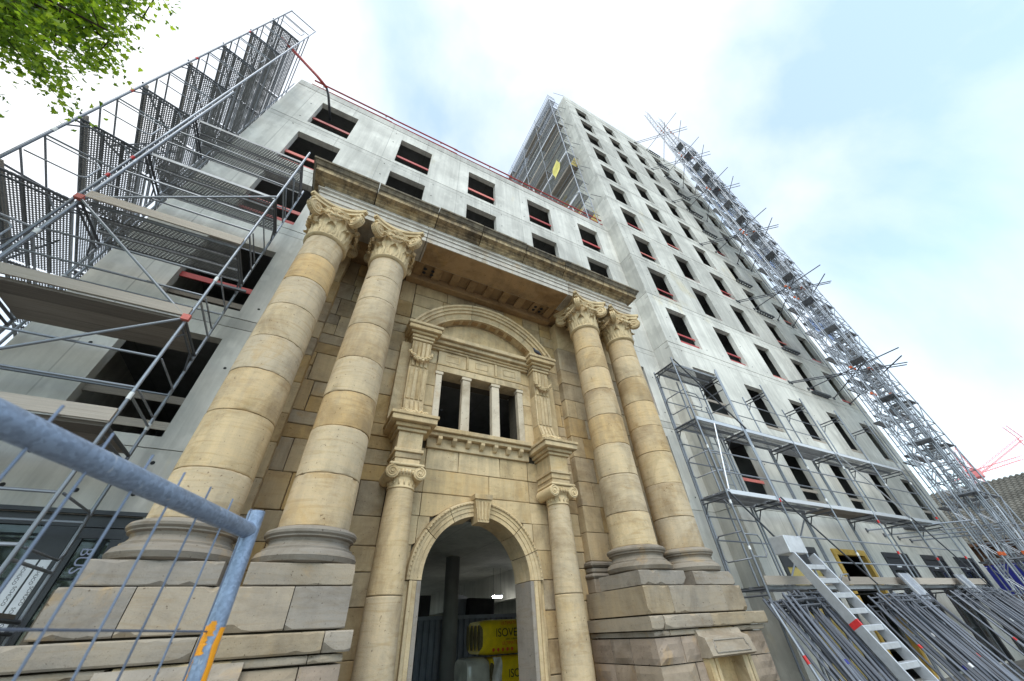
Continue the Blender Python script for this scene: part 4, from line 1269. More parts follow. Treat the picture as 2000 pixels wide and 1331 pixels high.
def _sheet(L):
    k = round(L, 2)
    if k not in _sheets: _sheets[k] = MB().add([(0, 0.012, 0), (L, 0.012, 0), (L, .288, 0), (0, .288, 0)], [(0, 1, 2, 3)]).mesh('deck_sheet', M['perf'])
    return _sheets[k]
def loop(p, d, w, h, parent, mat='steel', r=.014):
    """rounded rectangular guard loop, starting at p, width w along horizontal direction d, hanging down h"""
    p, d = V(p), V(d).normalized(); c = .06
    z = V((0, 0, 1))
    pts = [p, p + d * (w - c), p + d * w - z * c, p + d * w - z * (h - c), p + d * (w - c) - z * h, p - z * h]
    return loop_tube('guard_loop', pts, r, mat, parent)
def transom(p, q, parent, gusset=True):
    """scaffold frame head: twin bars with gussets"""
    p, q = V(p), V(q)
    tube('transom', p, q, .022, 'dark_steel', parent, 6)
    dz = V((0, 0, -.10))
    tube('transom', p + dz, q + dz, .018, 'dark_steel', parent, 6)
    if gusset:
        d = (q - p) * .22
        tube('gusset', p + V((0, 0, -.34)), p + d + dz, .014, 'dark_steel', parent, 6)
        tube('gusset', q + V((0, 0, -.34)), q - d + dz, .014, 'dark_steel', parent, 6)
def sleeve(x, y, z, mat, parent, r=.0265, h=.07):
    tube('colour_sleeve', (x, y, z), (x, y, z + h), r, mat, parent, 8)

# ------------------------------------------------------------------ left scaffold, front bay
ls = empty('facade_scaffold', (-3.6, 6.3, GZ), 'grey tube scaffold with timber and perforated decks in front of the low wing, far left', 'scaffold')
AX0, AX1, AY0, AY1 = -4.70, -2.49, 5.80, 6.78
lev = [.35, 2.19, 3.96, 5.82, 7.64, 9.42]
for x, y, zt in ((AX1, AY0, 9.95), (AX1, AY1, 9.62), (AX0, AY0, 11.3), (AX0, AY1, 10.2)):
    prev = GZ
    for zz in (2.6, 4.9, 7.2, zt):
        tube('standard', (x, y, prev), (x, y, zz), TR, 'steel', ls)
        if zz < zt: sleeve(x, y, zz - .05, 'tape_white' if zz < 5 else 'steel', ls, .028, .10)
        prev = zz
for i, z in enumerate(lev):
    for x in (AX0, AX1): transom((x, AY0, z - .03), (x, AY1, z - .03), ls)
    kind = ('timber', 'timber', 'timber', 'perf', 'perf', 'perf')[i]
    for k in range(3):
        plank(AX0 + .04, AY0 + .03 + k * .305, z + .03, AX1 - AX0 - .08, ls, 'x', kind)
    if i < 4 and i > 0:
        ubox('toe_board', AX0 - .35 if i < 3 else AX0 + .03, AX1 + (.0), AY0 - .06, AY0 - .03, z + .03, z + .20, 'timber_pale', ls)
    if i < 5:
        for dz in (.55, 1.05):
            tube('guard_rail', (AX0, AY0 + .02, z + dz), (AX1, AY0 + .02, z + dz), .018, 'steel', ls, 7)
        o = loop((AX1 + .02, AY0 + .05, z + 1.05), (0, 1, 0), .88, .52, ls)
        tube('inner_rail', (AX0, AY1 - .02, z + .95), (AX1, AY1 - .02, z + .95), .018, 'steel', ls, 7)
        tube('end_rail', (AX1, AY0, z + .42), (AX1, AY1, z + .42), .016, 'steel', ls, 7)
for p, q in (((AX1, 3.96), (AX0, 5.80)), ((AX0, 5.80), (AX1, 7.62)), ((AX1, 3.96), (AX0 - .1, 2.2))):
    tube('brace', (p[0], AY0 - .04, p[1]), (q[0], AY0 - .04, q[1]), .021, 'steel', ls)
for x, z in ((AX0, 5.80), (AX1, 3.96)):
    ubox('coupler', x - .05, x + .05, AY0 - .08, AY0 - .02, z - .05, z + .05, 'pink_board', ls)
ubox('tie_board', AX1 - .16, AX1 + .34, AY0 + .35, AY0 + .40, 5.10, 5.14, 'dark_steel', ls)

# ------------------------------------------------------------------ left scaffold, side run along the end wall
ss = empty('end_wall_scaffold', (-4.82, 5.85, GZ), 'tall scaffold tower with perforated decks seen from below, top left, beside the wing', 'scaffold')
BX0, BX1, BY0 = -5.70, -4.82, 5.85
ys = [BY0 + 2.37 * i for i in range(6)]
blev = [2.1 + 1.85 * i for i in range(9)]
for y in ys:
    for x in (BX0, BX1):
        tube('standard', (x, y, GZ), (x, y, 8.4), TR, 'steel', ss)
        tube('standard', (x, y, 8.4), (x, y, 18.75), TR, 'steel', ss)
for y in ys[:1]:
    for z in (7.0, 9.1, 11.7, 14.9): sleeve(BX0, y, z, 'tape_white' if z < 9 else 'tape_red', ss, .027, .1)
    for z in (7.3, 6.6): sleeve(BX1, y, z, 'tape_red', ss, .027, .09)
for i, z in enumerate(blev):
    for y in ys: transom((BX0, y, z - .03), (BX1, y, z - .03), ss, y == ys[0])
    for j, (a, b) in enumerate(zip(ys, ys[1:])):
        for k in range(3):
            if i == 4 and j == 1 and k == 1: continue
            if i == 1 and j == 0 and k == 2: plank(BX0 + .02 + .285 * k + .29, a + .03, z + .03, b - a - .06, ss, 'y', 'timber'); continue
            plank(BX0 + .02 + .285 * k + .30, a + .03, z + .03, b - a - .06, ss, 'y', 'perf')
        for dz in (.55, 1.05):
            tube('guard_rail', (BX0, a, z + dz), (BX0, b, z + dz), .017, 'steel', ss, 6)
            if j == 0 or i > 6: tube('guard_rail', (BX1, a, z + dz), (BX1, b, z + dz), .017, 'steel', ss, 6)
        if j % 2 == 0: tube('brace', (BX0 - .04, a, z + .1), (BX0 - .04, b, z + 1.85), .02, 'dark_steel', ss, 6)
    tube('end_rail', (BX0, BY0, z + 1.05), (BX1, BY0, z + 1.05), .017, 'steel', ss, 6)
    loop((BX0 + .05, BY0 + .01, z + .98), (1, 0, 0), .70, .45, ss, 'steel', .013)
    ubox('toe_board', BX0 + .0, BX0 + .03, BY0 + .05, BY0 + 2.3, z + .04, z + .19, 'timber_pale', ss)
tube('top_rail', (BX0, BY0, 18.7), (BX1, BY0, 18.7), .02, 'steel', ss, 6)
for (i, j) in ((1, 0), (3, 0), (5, 0)):      # inner ladders
    a = ys[j] + .3
    for q in (0, .3): tube('ladder_rail', (BX1 - .15 - q, a, blev[i] + .05), (BX1 - .15 - q, a + .9, blev[i + 1]), .016, 'dark_steel', ss, 6)
    for k in range(6):
        t = (k + .5) / 6
        tube('ladder_rung', (BX1 - .45, a + .9 * t, blev[i] + .05 + 1.8 * t), (BX1 - .15, a + .9 * t, blev[i] + .05 + 1.8 * t), .012, 'dark_steel', ss, 6)

ss.rotation_euler = (0, 0, math.radians(16.5))

# bent red pole leaning out of the top left window
po = empty('bent_pole', (-3.3, 7.3, 15.4), 'bent red and black pole sticking out of the top left window hole', 'pole')
loop_tube('lower_tube', [(-3.28, 7.4, 15.51), (-3.40, 6.5, 15.38), (-3.47, 6.3, 14.96 + .4)], .045, 'dark_steel', po, 8)
loop_tube('red_tube', [(-3.49, 6.28, 15.37), (-3.9, 6.24, 15.8), (-6.1 + .6, 6.1, 17.15)], .05, 'red_paint', po, 8)

# ------------------------------------------------------------------ scaffold on the tower's left flank
fs = empty('flank_scaffold', (9.7, 11.5, 17.1), 'tall scaffold with crowded decks on the tower\'s left flank above the wing roof', 'scaffold')
FX0, FX1 = 9.28, 9.98
fys = [7.15 + 2.37 * i for i in range(5)]
flev = [18.2 + 1.85 * i for i in range(11)]
for y in fys:
    for x in (FX0, FX1): tube('standard', (x, y, 17.07), (x, y, 37.9), TR + .004, 'steel', fs, 6)
for i, z in enumerate(flev):
    if z > 37.5: continue
    for y in fys: tube('transom', (FX0, y, z), (FX1 + (.35 if y == fys[0] else 0), y, z), .02, 'steel', fs, 6)
    for a, b in zip(fys, fys[1:]):
        kinds = ('timber', 'perf', 'perf', 'alu')[int((i * 3 + a) % 4)]
        for k in range(2):
            if kinds == 'timber': ubox('deck_board', FX0 + .03 + k * .32, FX0 + .33 + k * .32, a + .02, b - .02, z + .02, z + .06, 'timber', fs)
            else: plank(FX0 + .33 + .32 * k, a + .03, z + .04, b - a - .06, fs, 'y', kinds)
        for dz in (.5, 1.0): tube('guard_rail', (FX0, a, z + dz), (FX0, b, z + dz), .02, 'steel', fs, 6)
        ubox('toe_board', FX0 - .02, FX0 + .02, a, b, z + .05, z + .2, ('timber_pale', 'aluminium', 'timber')[i % 3], fs)
    tube('end_rail', (FX0, fys[0], z + 1.0), (FX1, fys[0], z + 1.0), .018, 'steel', fs, 6)
    loop((FX0 + .05, fys[0] - .02, z + .95), (1, 0, 0), .55, .45, fs, 'steel', .015)
    tube('wall_tie', (FX1 - .2, fys[0] - .3, z + 1.5), (10.9, TY + .2, z + 1.5), .015, 'dark_steel', fs, 6) if i % 2 == 0 else None
    if i % 2: tube('brace', (FX0 - .04, fys[0], z), (FX0 - .04, fys[1], z + 1.85), .018, 'steel', fs, 6)
for k in range(5): ubox('insulation_sheet', 10.30, 10.42, 7.4 + .9 * (k % 3), 8.2 + .9 * (k % 3), 18 + k * 2.4, 19.2 + k * 2.4, 'insul', fs)
tp = MB().grid(lambda u, v: (9.18 - .05 * math.sin(v * 7), 8.0 + u * .75 + .06 * math.sin(v * 9 + u * 4), 26.3 - v * 1.6 - .3 * u), 8, 8)
tag(tp.build('tarpaulin', M['tarp']), 'yellow tarpaulin hung on the scaffold of the tower flank', 'tarpaulin')

# ------------------------------------------------------------------ scaffold in front of the tower base
rs = empty('base_scaffold', (14, 5.6, GZ), 'low tube scaffold with three decks before the tower base, right of the portal', 'scaffold')
RX = [8.33, 10.36, 12.70, 15.07, 17.47, 19.84]
RY0, RY1 = 5.20, 5.92
rl = [.43, 2.25, 4.10]
for i, x in enumerate(RX):
    zt = 6.12 if i else 6.0
    for y in (RY0, RY1):
        tube('standard', (x, y, GZ), (x, y, 3.2), TR, 'steel', rs)
        tube('standard', (x, y, 3.2), (x, y, zt + (.1 if y == RY0 else 0)), TR, 'steel', rs)
    sleeve(x, RY0, 2.0 + (i % 3) * .2, 'tape_red' if i % 2 else 'tape_white', rs, .027, .08)
    sleeve(x, RY0, 3.3 + (i % 2) * .3, 'tape_white', rs, .027, .08)
    sleeve(x, RY0, 1.1 + (i % 2) * .1, 'tape_red' if i > 2 else 'tape_white', rs, .027, .07)
    for z in rl + [5.92]:
        transom((x, RY0, z), (x, RY1, z), rs)
    if i: tube('standard', (x - .09, RY0 - .02, 2.3), (x - .09, RY0 - .02, 5.0), TR, 'steel', rs) if i == 1 else None
for x, y, z0, z1 in ((RX[1] - .10, RY0 - .02, 2.2, 6.1), (RX[1] - .12, RY1, GZ, 5.2), (RX[0] + .95, RY1 + .02, .4, 5.9), (RX[0] + .12, RY1 + .03, GZ, 5.9), (RX[0] + 1.05, RY1 - .05, 2.2, 5.0), (RX[2] - .1, RY1, GZ, 4.2), (RX[3] + .1, RY1, GZ, 4.2)):
    tube('standard', (x, y, z0), (x, y, z1), TR, 'steel', rs)
for z in (1.4, 1.9, 3.2, 3.7, 5.0, 5.5):
    tube('inner_rail', (RX[0], RY1, z), (RX[1], RY1, z), .017, 'steel', rs, 6)
    tube('end_rail', (RX[1], RY0, z), (RX[1], RY1, z), .016, 'steel', rs, 6) if z > 4 else None
tube('brace', (RX[1], RY1, .5), (RX[2], RY1, 2.2), .02, 'steel', rs); tube('brace', (RX[1], RY0 - .05, 2.3), (RX[2], RY0 - .05, .5), .02, 'dark_steel', rs)
tube('brace', (RX[3], RY0 - .05, 4.1), (RX[4], RY0 - .05, 2.3), .02, 'aluminium', rs)
for i, (a, b) in enumerate(zip(RX, RX[1:])):
    for li, z in enumerate(rl):
        kind = 'timber' if (li, i) in ((1, 2),) else ('alu' if (li + i) % 3 == 1 else 'perf')
        for k in range(2): plank(a + .03, RY0 + .04 + k * .32, z + .05, b - a - .06, rs, 'x', kind)
        if li: ubox('deck_edge', a + .03, b - .03, RY0 - .012, RY0 + .03, z - .02, z + .075, 'aluminium', rs)
        if li == 0: ubox('toe_board', a, b, RY0 - .05, RY0 - .02, z + .06, z + .21, 'timber_pale', rs)
        if i == 0 and li == 0: continue
        if li < 2:
            for dz in (.5, 1.0): tube('guard_rail', (a, RY0 + .01, z + dz), (b, RY0 + .01, z + dz), .017, 'steel', rs, 6)
    if i == 1 or i == 2:
        for dz in (.5, 1.0): tube('guard_rail', (a, RY0, rl[2] + dz), (b, RY0, rl[2] + dz), .014, 'steel', rs, 6)
for k in range(2): plank(RX[0] + .03, RY0 + .04 + k * .32, 5.95, RX[1] - RX[0] - .06, rs, 'x', 'perf')
for p, q in (((RX[0], 6.0), (RX[1], 4.15)), ((RX[0], 2.25), (RX[1], .45)), ((RX[4], 2.3), (RX[5], .45))):
    tube('brace', (p[0], RY0 - .05, p[1]), (q[0], RY0 - .05, q[1]), .021, 'dark_steel', rs)
tube('brace', (RX[0] + .05, RY0 - .05, 2.3), (RX[0] + .62, RY0 - .05, 4.05), .021, 'aluminium', rs)
for x0, z in ((RX[0], 1.45), (RX[0], 3.25), (RX[0], 5.0)):
    loop((x0, RY0, z), (0, 1, 0), .66, .5, rs, 'steel', .015)
    loop((x0 + .04, RY0 + .02, z - .05), (1, 0, 0), .5, .42, rs, 'steel', .015)
for q in (0, .28): tube('ladder_rail', (RX[0] + 1.2 + q, RY1 - .1, 2.3), (RX[0] + 1.2 + q, RY1 - .1, 4.1), .016, 'steel', rs, 6)
for k in range(6): tube('ladder_rung', (RX[0] + 1.2, RY1 - .1, 2.45 + k * .28), (RX[0] + 1.48, RY1 - .1, 2.45 + k * .28), .012, 'steel', rs, 6)
for x, z in ((17.2, 2.15), (18.3, 2.05), (19.3, 2.0), (20.2, 1.95)):
    tube('wall_tube', (x, TY - .02, z), (x + 3.2, RY0 - .8, z + .1), .022, 'steel', rs)
    ubox('tie_plate', x - .05, x + .05, TY - .03, TY - .004, z - .06, z + .06, 'dark_steel', rs)

# ------------------------------------------------------------------ hoist and stair tower far right
hs = empty('stair_tower', (21.8, 4.3, GZ), 'tall latticed stair and hoist scaffold standing off the tower\'s right corner', 'scaffold tower')
GX0, GX1, GY0, GY1 = 20.7, 22.9, 3.95, 4.75
for x in (GX0, (GX0 + GX1) / 2, GX1):
    for y in (GY0, GY1):
        tube('standard', (x, y, GZ), (x, y, 34.2), .026, 'steel', hs, 6)
lv = [GZ + .6 + 2.0 * i for i in range(18)]
for i, z in enumerate(lv):
    for y in (GY0, GY1):
        for dz in (0, .5, 1.0): tube('guard_rail', (GX0, y, z + dz), (GX1, y, z + dz), .017, 'steel', hs, 6)
    for x in (GX0, GX1):
        for dz in (0, .5, 1.0): tube('end_rail', (x, GY0, z + dz), (x, GY1, z + dz), .017, 'steel', hs, 6)
    ubox('landing', GX0 + .03, GX0 + .7, GY0 + .03, GY1 - .03, z + .01, z + .04, 'deck_steel', hs)
    ubox('landing', GX1 - .7, GX1 - .03, GY0 + .03, GY1 - .03, z + .01, z + .04, 'deck_steel', hs)
    if i < 17:
        x0, x1 = (GX0 + .7, GX1 - .7)
        for y in (GY0 + .1, GY0 + .65): tube('stair_stringer', (x0, y, z + .05), (x1, y, z + 2.0), .03, 'aluminium', hs, 6)
        for k in range(7):
            t = (k + .5) / 7
            xx, zz = x0 + (x1 - x0) * t, z + .05 + 1.95 * t
            ubox('stair_tread', xx - .10, xx + .10, GY0 + .1, GY0 + .65, zz, zz + .03, 'aluminium', hs)
        tube('brace', (GX0, GY0 - .03, z), (GX1, GY0 - .03, z + 2.0), .018, 'steel', hs, 6)
        if i % 3 == 0: ubox('screen_sheet', GX0 + .1, GX1 - .1, GY1 + .02, GY1 + .03, z + .1, z + 1.3, 'blue_net', hs) if z > 8 else None
for x in (23.0, 24.0):
    for y in (4.32, 4.75): tube('standard', (x, y, GZ), (x, y, 33.0), .024, 'steel', hs, 6)
for i, z in enumerate(lv[:17]):
    ubox('landing', 22.95, 24.05, 4.34, 4.73, z + .3, z + .33, 'deck_steel', hs)
    for dz in (.55, 1.05, 1.55):
        tube('guard_rail', (22.95, 4.31, z + dz), (24.1, 4.31, z + dz), .017, 'steel', hs, 6)
        tube('end_rail', (24.05, 4.3, z + dz), (24.05, 4.76, z + dz), .017, 'steel', hs, 6)
    tube('brace', (23.0, 4.30, z), (24.0, 4.30, z + 2.0), .018, 'steel', hs, 6)
# landings bridging from the stair tower to the facade corner
for x, y in ((25.55, 4.95), (25.55, 6.2), (24.3, 6.2)): tube('standard', (x, y, GZ), (x, y, 33.5), .024, 'steel', hs, 6)
for i, z in enumerate(lv[:17]):
    for k in range(3): plank(22.95 if k < 2 else 24.0, 4.85 + .45 * k, z + .2, 2.6 if k < 2 else 1.6, hs, 'x', 'perf' if (i + k) % 2 else 'alu')
    for dz in (.25, .75, 1.25):
        tube('guard_rail', (25.55, 4.9, z + dz), (25.55, 6.25, z + dz), .017, 'steel', hs, 6)
        tube('guard_rail', (22.9, 4.86, z + dz), (25.6, 4.86, z + dz), .015, 'steel', hs, 6)
    tube('brace', (25.55, 4.95, z), (25.55, 6.2, z + 2.0), .018, 'steel', hs, 6)
    tube('brace', (22.9, 4.9, z + 2.0), (25.5, 4.9, z), .018, 'steel', hs, 6)
def mast(cx, cy, ztop, label):
    m = empty('lattice_mast', (cx, cy, GZ), label, 'mast', 'lattice masts of the stair tower')
    w = .16
    for sx in (-1, 1):
        for sy in (-1, 1): tube('chord', (cx + sx * w, cy + sy * w, GZ), (cx + sx * w, cy + sy * w, ztop), .026, 'steel', m, 6)
    mb = MB(); z = GZ + .2; k = 0
    while z < ztop - .5:
        s = 1 if k % 2 else -1
        for sy in (-1, 1): mb.tube([(cx - s * w, cy + sy * w, z), (cx + s * w, cy + sy * w, z + .48)], .014, 4)
        for sx in (-1, 1): mb.tube([(cx + sx * w, cy - s * w, z), (cx + sx * w, cy + s * w, z + .48)], .014, 4)
        for sy in (-1, 1): mb.tube([(cx - w, cy + sy * w, z), (cx + w, cy + sy * w, z)], .012, 4)
        z += .48; k += 1
    tag(mb.build('lacing', M['steel'], m), kind='stuff')
    for z in range(1, int(ztop), 6):
        for sx in (-1, 1): ubox('clamp', cx + sx * w - .04, cx + sx * w + .04, cy - w - .04, cy - w + .04, z + .2, z + .30, 'clamp_orange', m)
mast(20.35, 4.62, 41.5, 'left latticed mast rising highest beside the stair tower')
mast(21.3, 4.30, 40.0, 'right latticed mast rising in the middle of the stair tower')
# horizontal tie tubes between the tower facade and the stair tower
for i, z in enumerate([8.55 + 5.51 * k for k in range(6)]):
    t = empty('wall_ties', (20, TY, z), 'long tie tubes from tower wall to stair tower, set %s from the bottom' % ('one', 'two', 'three', 'four', 'five', 'six')[i], 'tie tubes', 'tie tubes of the stair tower')
    for x, ex, ey in ((18.55, 21.6, 3.5), (18.75, 21.8, 3.6), (20.15, 20.2, 3.3), (22.5, 20.3, 4.2), (24.05, 21.5, 3.4)):
        dz = rnd.uniform(-.05, .05)
        a, b = V((x, TY, z)), V((ex, ey, z + dz))
        tube('tie_tube', a, b + (b - a).normalized() * .6, .024, 'dark_steel', t, 6)
        ubox('anchor', x - .06, x + .06, TY - .05, TY - .004, z - .06, z + .06, 'black_box', t)
    for x, y in ((20.35, 4.62), (21.3, 4.3)):
        for q in (-.16, .16): ubox('coupler', x + q - .05, x + q + .05, y - .21, y - .11, z + .02, z + .12, 'clamp_orange', t)

# ------------------------------------------------------------------ stacked scaffold frames leaning at the right
LEAN = V((-.38, -.72, -1.09)).normalized()
def frame_proto():
    root = empty('scaffold_frame', (0, 0, 0), 'galvanised scaffold frame leaning in a stack', 'scaffold frame', 'leaning frames')
    w = .68
    for x in (0, w): tube('standard', (x, 0, 0), V((x, 0, 0)) + LEAN * 2.15, .0235, 'rack_steel', root, 7)
    for t in (.05, .16, 2.0): tube('crossbar', LEAN * t, V((w, 0, 0)) + LEAN * t, .018, 'dark_steel', root, 6)
    tube('gusset', LEAN * .5, V((.2, 0, 0)) + LEAN * .16, .014, 'dark_steel', root, 6)
    return root
proto = frame_proto()
first = True
stacks = [(8.0, 1.6, 17, .33, 'galvanised scaffold frame in the leaning stack left of the aluminium stair ladder', 'frames left of the stair ladder'),
          (11.6, 2.5, 25, .25, 'galvanised scaffold frame in the middle leaning stack, right of the aluminium stair ladder', 'frames right of the stair ladder'),
          (16.2, 3.9, 32, .36, 'galvanised scaffold frame in the farthest leaning stack, by the stair tower', 'frames by the stair tower')]
for x0, span, n, zt, lab, grp in stacks:
    for k in range(n):
        pos = (x0 + (span - .68) * k / (n - 1) + rnd.uniform(-.02, .02), 5.12 - .42 * (k % 6) / 6 + rnd.uniform(-.03, .03), zt + rnd.uniform(-.14, .05))
        if first: o = proto; o.location = pos; first = False
        else: o = copy_tree(proto); o.location = pos
        o['label'] = lab; o['group'] = grp
        o.rotation_euler = (rnd.uniform(-.035, .035), rnd.uniform(-.03, .03), rnd.uniform(-.09, .09))
        if k % 4 == 1:
            t_ = rnd.uniform(.7, 1.5)
            bnd = tube('colour_band', LEAN * t_, LEAN * (t_ + .07), .026, ('tape_red', 'tape_white', 'navy', 'tape_white')[(k // 4) % 4], None, 8)
            bnd.parent = o
lt = empty('loose_tube', (8.0, 4.7, GZ), 'single grey tube with a red band leaning before the frame stacks', 'tube')
tube('tube_body', (7.55, 4.75, .17), (7.42, 4.2, -1.5), .024, 'steel', lt)
tube('red_band', V((7.55, 4.75, .17)).lerp(V((7.42, 4.2, -1.5)), .40), V((7.55, 4.75, .17)).lerp(V((7.42, 4.2, -1.5)), .46), .026, 'tape_red', lt)

# ------------------------------------------------------------------ aluminium stair ladder
la = empty('stair_ladder', (9.2, 4.2, GZ), 'aluminium stair ladder with broad treads and top box leaning on the base scaffold', 'ladder')
P0, P1 = V((8.86, 4.74, .95)), V((8.80, 3.62, -1.5))
W = .70
d = (P1 - P0).normalized()
nrm = V((1, 0, 0)).cross(d).normalized()
def slab(p0, p1, w, dep, name, mat):
    n2 = V((1, 0, 0)).cross((p1 - p0).normalized()).normalized() * dep
    MB().hexa([p0 - n2, p0 + V((w, 0, 0)) - n2, p0 + V((w, 0, 0)) + n2, p0 + n2, p1 - n2, p1 + V((w, 0, 0)) - n2, p1 + V((w, 0, 0)) + n2, p1 + n2]).build(name, M[mat], la)
slab(P0, P1, .045, .085, 'rail', 'aluminium')
slab(P0 + V((W, 0, 0)), P1 + V((W, 0, 0)), .045, .085, 'rail', 'aluminium')
for k in range(10):
    c = P0.lerp(P1, (k + .9) / 10.3)
    MB().cbox(c.x + .048, c.x + W - .003, c.y - .07, c.y + .07, c.z - .05, c.z + .03, .006).build('tread', M['aluminium'], la)
MB().cbox(P0.x - .05, P0.x + W * .82, P0.y - .05, P0.y + .28, .98, 1.30, .012).build('top_box', M['aluminium'], la)
c = P0.lerp(P1, .52)
for dx, t in ((-.003, .50), (.0, .0)):
    pass
n2 = nrm * .088
for (t0, t1, off) in ((.44, .475, -.0), (.455, .50, .05)):
    a, b = P0.lerp(P1, t0), P0.lerp(P1, t1)
    MB().hexa([a + V((-.002, 0, 0)) - n2 * 1.01, a + V((.046, 0, 0)) - n2 * 1.01, a + V((.046, 0, 0)) + n2 * (.2 if off else 1.01), a + V((-.002, 0, 0)) + n2 * (.2 if off else 1.01),
               b + V((-.002, 0, 0)) - n2 * 1.01, b + V((.046, 0, 0)) - n2 * 1.01, b + V((.046, 0, 0)) + n2 * (.2 if off else 1.01), b + V((-.002, 0, 0)) + n2 * (.2 if off else 1.01)]).build('red_sticker', M['tape_red'], la) if not off else None
loop_tube('hand_loop', [(10.95, 5.1, .52), (11.05, 5.05, .66), (11.35, 5.05, .68), (11.4, 5.1, .56)], .018, 'steel', la)
# spare deck panels leaning on the low deck
for x, lab in ((13.75, 'ribbed aluminium deck panel leaning above the middle stack of frames'), (17.3, 'ribbed aluminium deck panel leaning above the farthest stack of frames')):
    pn = empty('deck_panel', (x, 5.0, .0), lab, 'panel', 'leaning deck panels')
    a, b = V((x, 5.02, .72)), V((x - .2, 4.75, .1))
    MB().hexa([a, a + V((.5, 0, 0)), a + V((.5, .04, 0)), a + V((0, .04, 0)), b, b + V((.5, 0, 0)), b + V((.5, .04, 0)), b + V((0, .04, 0))]).build('sheet', M['steel'], pn)
    for q in (0, .47): MB().hexa([a + V((q, -.03, 0)), a + V((q + .03, -.03, 0)), a + V((q + .03, 0, 0)), a + V((q, 0, 0)), b + V((q, -.03, 0)), b + V((q + .03, -.03, 0)), b + V((q + .03, 0, 0)), b + V((q, 0, 0))]).build('edge_rail', M['aluminium'], pn)

# ------------------------------------------------------------------ hall behind the doorway
hc = empty('round_pillar', (4.57, 12.9, GZ), 'round grey concrete pillar inside the hall behind the doorway', 'pillar')
MB().lathe([(.225, GZ), (.225, 1.99)], 4.57, 12.9, 32).build('shaft', M['concrete_in'], hc, True, 40)
bmh = MB().box(8.0, 8.35, 8.5, 26.9, 1.02, 1.995).build('downstand_beam', M['concrete_hall'], wing)
ct = empty('site_container', (4.5, 14.5, GZ), 'grey corrugated steel site container inside the hall', 'container')
mb = MB(); pts = []
x = 2.8
while x < 7.6:
    pts += [(x, 14.3), (x + .07, 14.3), (x + .10, 14.36), (x + .17, 14.36)]
    x += .2
pts += [(pts[-1][0], 14.8), (2.8, 14.8)]
mb.prism(pts, 'z', GZ + .05, .42).build('corrugated_wall', M['corrugated'], ct)
MB().box(2.75, 7.7, 14.26, 14.85, .42, .52).build('top_rail', M['corrugated'], ct)
for x, w, h, rz, lab in ((4.0, .7, .55, .0, 'dark box on the container top, left of the round pillar'), (5.3, .6, .55, .5, 'tilted grey box on the container top, right of the round pillar'), (6.2, 1.0, .45, .1, 'flat dark box on the container top, far right')):
    bx = MB().cbox(-w / 2, w / 2, -.25, .25, 0, h, .01).build('storage_box', M['dark_board' if x != 5.3 else 'corrugated'])
    bx.location = (x, 14.55, .53); bx.rotation_euler = (0, rz * .25, rz)
    tag(bx, lab, 'box')
lm = empty('ceiling_lamp', (7.1, 15.0, 1.05), 'lit white fluorescent lamp hanging in the hall behind the doorway', 'lamp')
MB().box(6.95, 7.35, 14.9, 15.05, 1.09, 1.13).build('lamp_body', M['white_label'], lm)
MB().tube([(6.96, 14.97, 1.06), (7.34, 14.97, 1.06)], .035, 8).build('lamp_tube', M['lamp'], lm, True)
for q in (7.0, 7.3): tube('hanger', (q, 14.97, 1.13), (q, 14.97, 1.99), .006, 'dark_steel', lm, 5)
# yellow insulation packs
def pack(cx, y, z, L, h, dep, label, film, lettering):
    p = empty('insulation_pack', (cx, y, z), label, 'insulation pack', 'insulation packs in the doorway')
    rings = []
    for i in range(9):
        t = i / 8
        sc = 1 - .10 * (abs(t - .5) * 2) ** 6
        ring = []
        for k in range(20):
            a = 2 * math.pi * k / 20
            ca, sa = math.cos(a), math.sin(a)
            yy = dep / 2 * math.copysign(abs(ca) ** .45, ca) * sc
            zz = h / 2 * math.copysign(abs(sa) ** .45, sa) * sc
            w = .012 * mnoise.noise(V((t * 6 + cx, ca * 3, sa * 3)))
            ring.append((cx + L * t, y + yy * (1 + w), z + h / 2 + zz * (1 + w)))
        rings.append(ring)
    MB().rings(rings, True, True).build('film', M[film], p, True, 60)
    if film == 'yellow_film':
        for k in range(4):
            yy = y - dep / 2 + .10 + k * (dep - .2) / 3
            rr_ = [(cx - .03, yy + dep * .09 * math.cos(2 * math.pi * q / 14), z + h / 2 + h * .36 * math.sin(2 * math.pi * q / 14)) for q in range(14)]
            MB().add(rr_ + [(cx + .05, a[1], a[2]) for a in rr_], [tuple(range(13, -1, -1))] + [(q, (q + 1) % 14, 14 + (q + 1) % 14, 14 + q) for q in range(14)]).build('roll_end', M['wool'], p)
    f = y - dep / 2 - .014
    base = Matrix.Rotation(math.radians(90), 4, 'X')
    if lettering:
        for s, sz, x, zz, mt in lettering:
            text('lettering', s, sz, mt, Matrix.Translation((cx + x, f, z + zz)) @ base, p)
        for q in range(5):
            MB().add([(cx + .30 + q * .12 + .035 * math.cos(2 * math.pi * t / 10), f - .001, z + .10 + .035 * math.sin(2 * math.pi * t / 10)) for t in range(10)], [tuple(range(9, -1, -1))]).build('dot_print', M['ink_red'], p)
    return p
pack(4.28, 10.3, -.40, 1.5, .66, .9, 'yellow insulation roll pack with black lettering, topmost in the doorway', 'yellow_film',
     [('ISOVER', .22, .36, .33, 'ink'), ('SAINT-GOBAIN', .045, .62, .265, 'ink'), ('ULTIMATE', .09, .52, .18, 'ink_red'), ('ULTIMATE', .09, .50, .55, 'ink_red')])
pack(4.55, 10.2, -1.08, 1.3, .66, .9, 'yellow insulation pack under torn clear film, below the top pack', 'yellow_film', [('ISOVER', .2, .35, .3, 'ink')])
pack(3.98, 10.35, -1.08, .55, .67, .9, 'milky film wrapped pack beneath the top yellow pack, left side', 'clear_film', None)
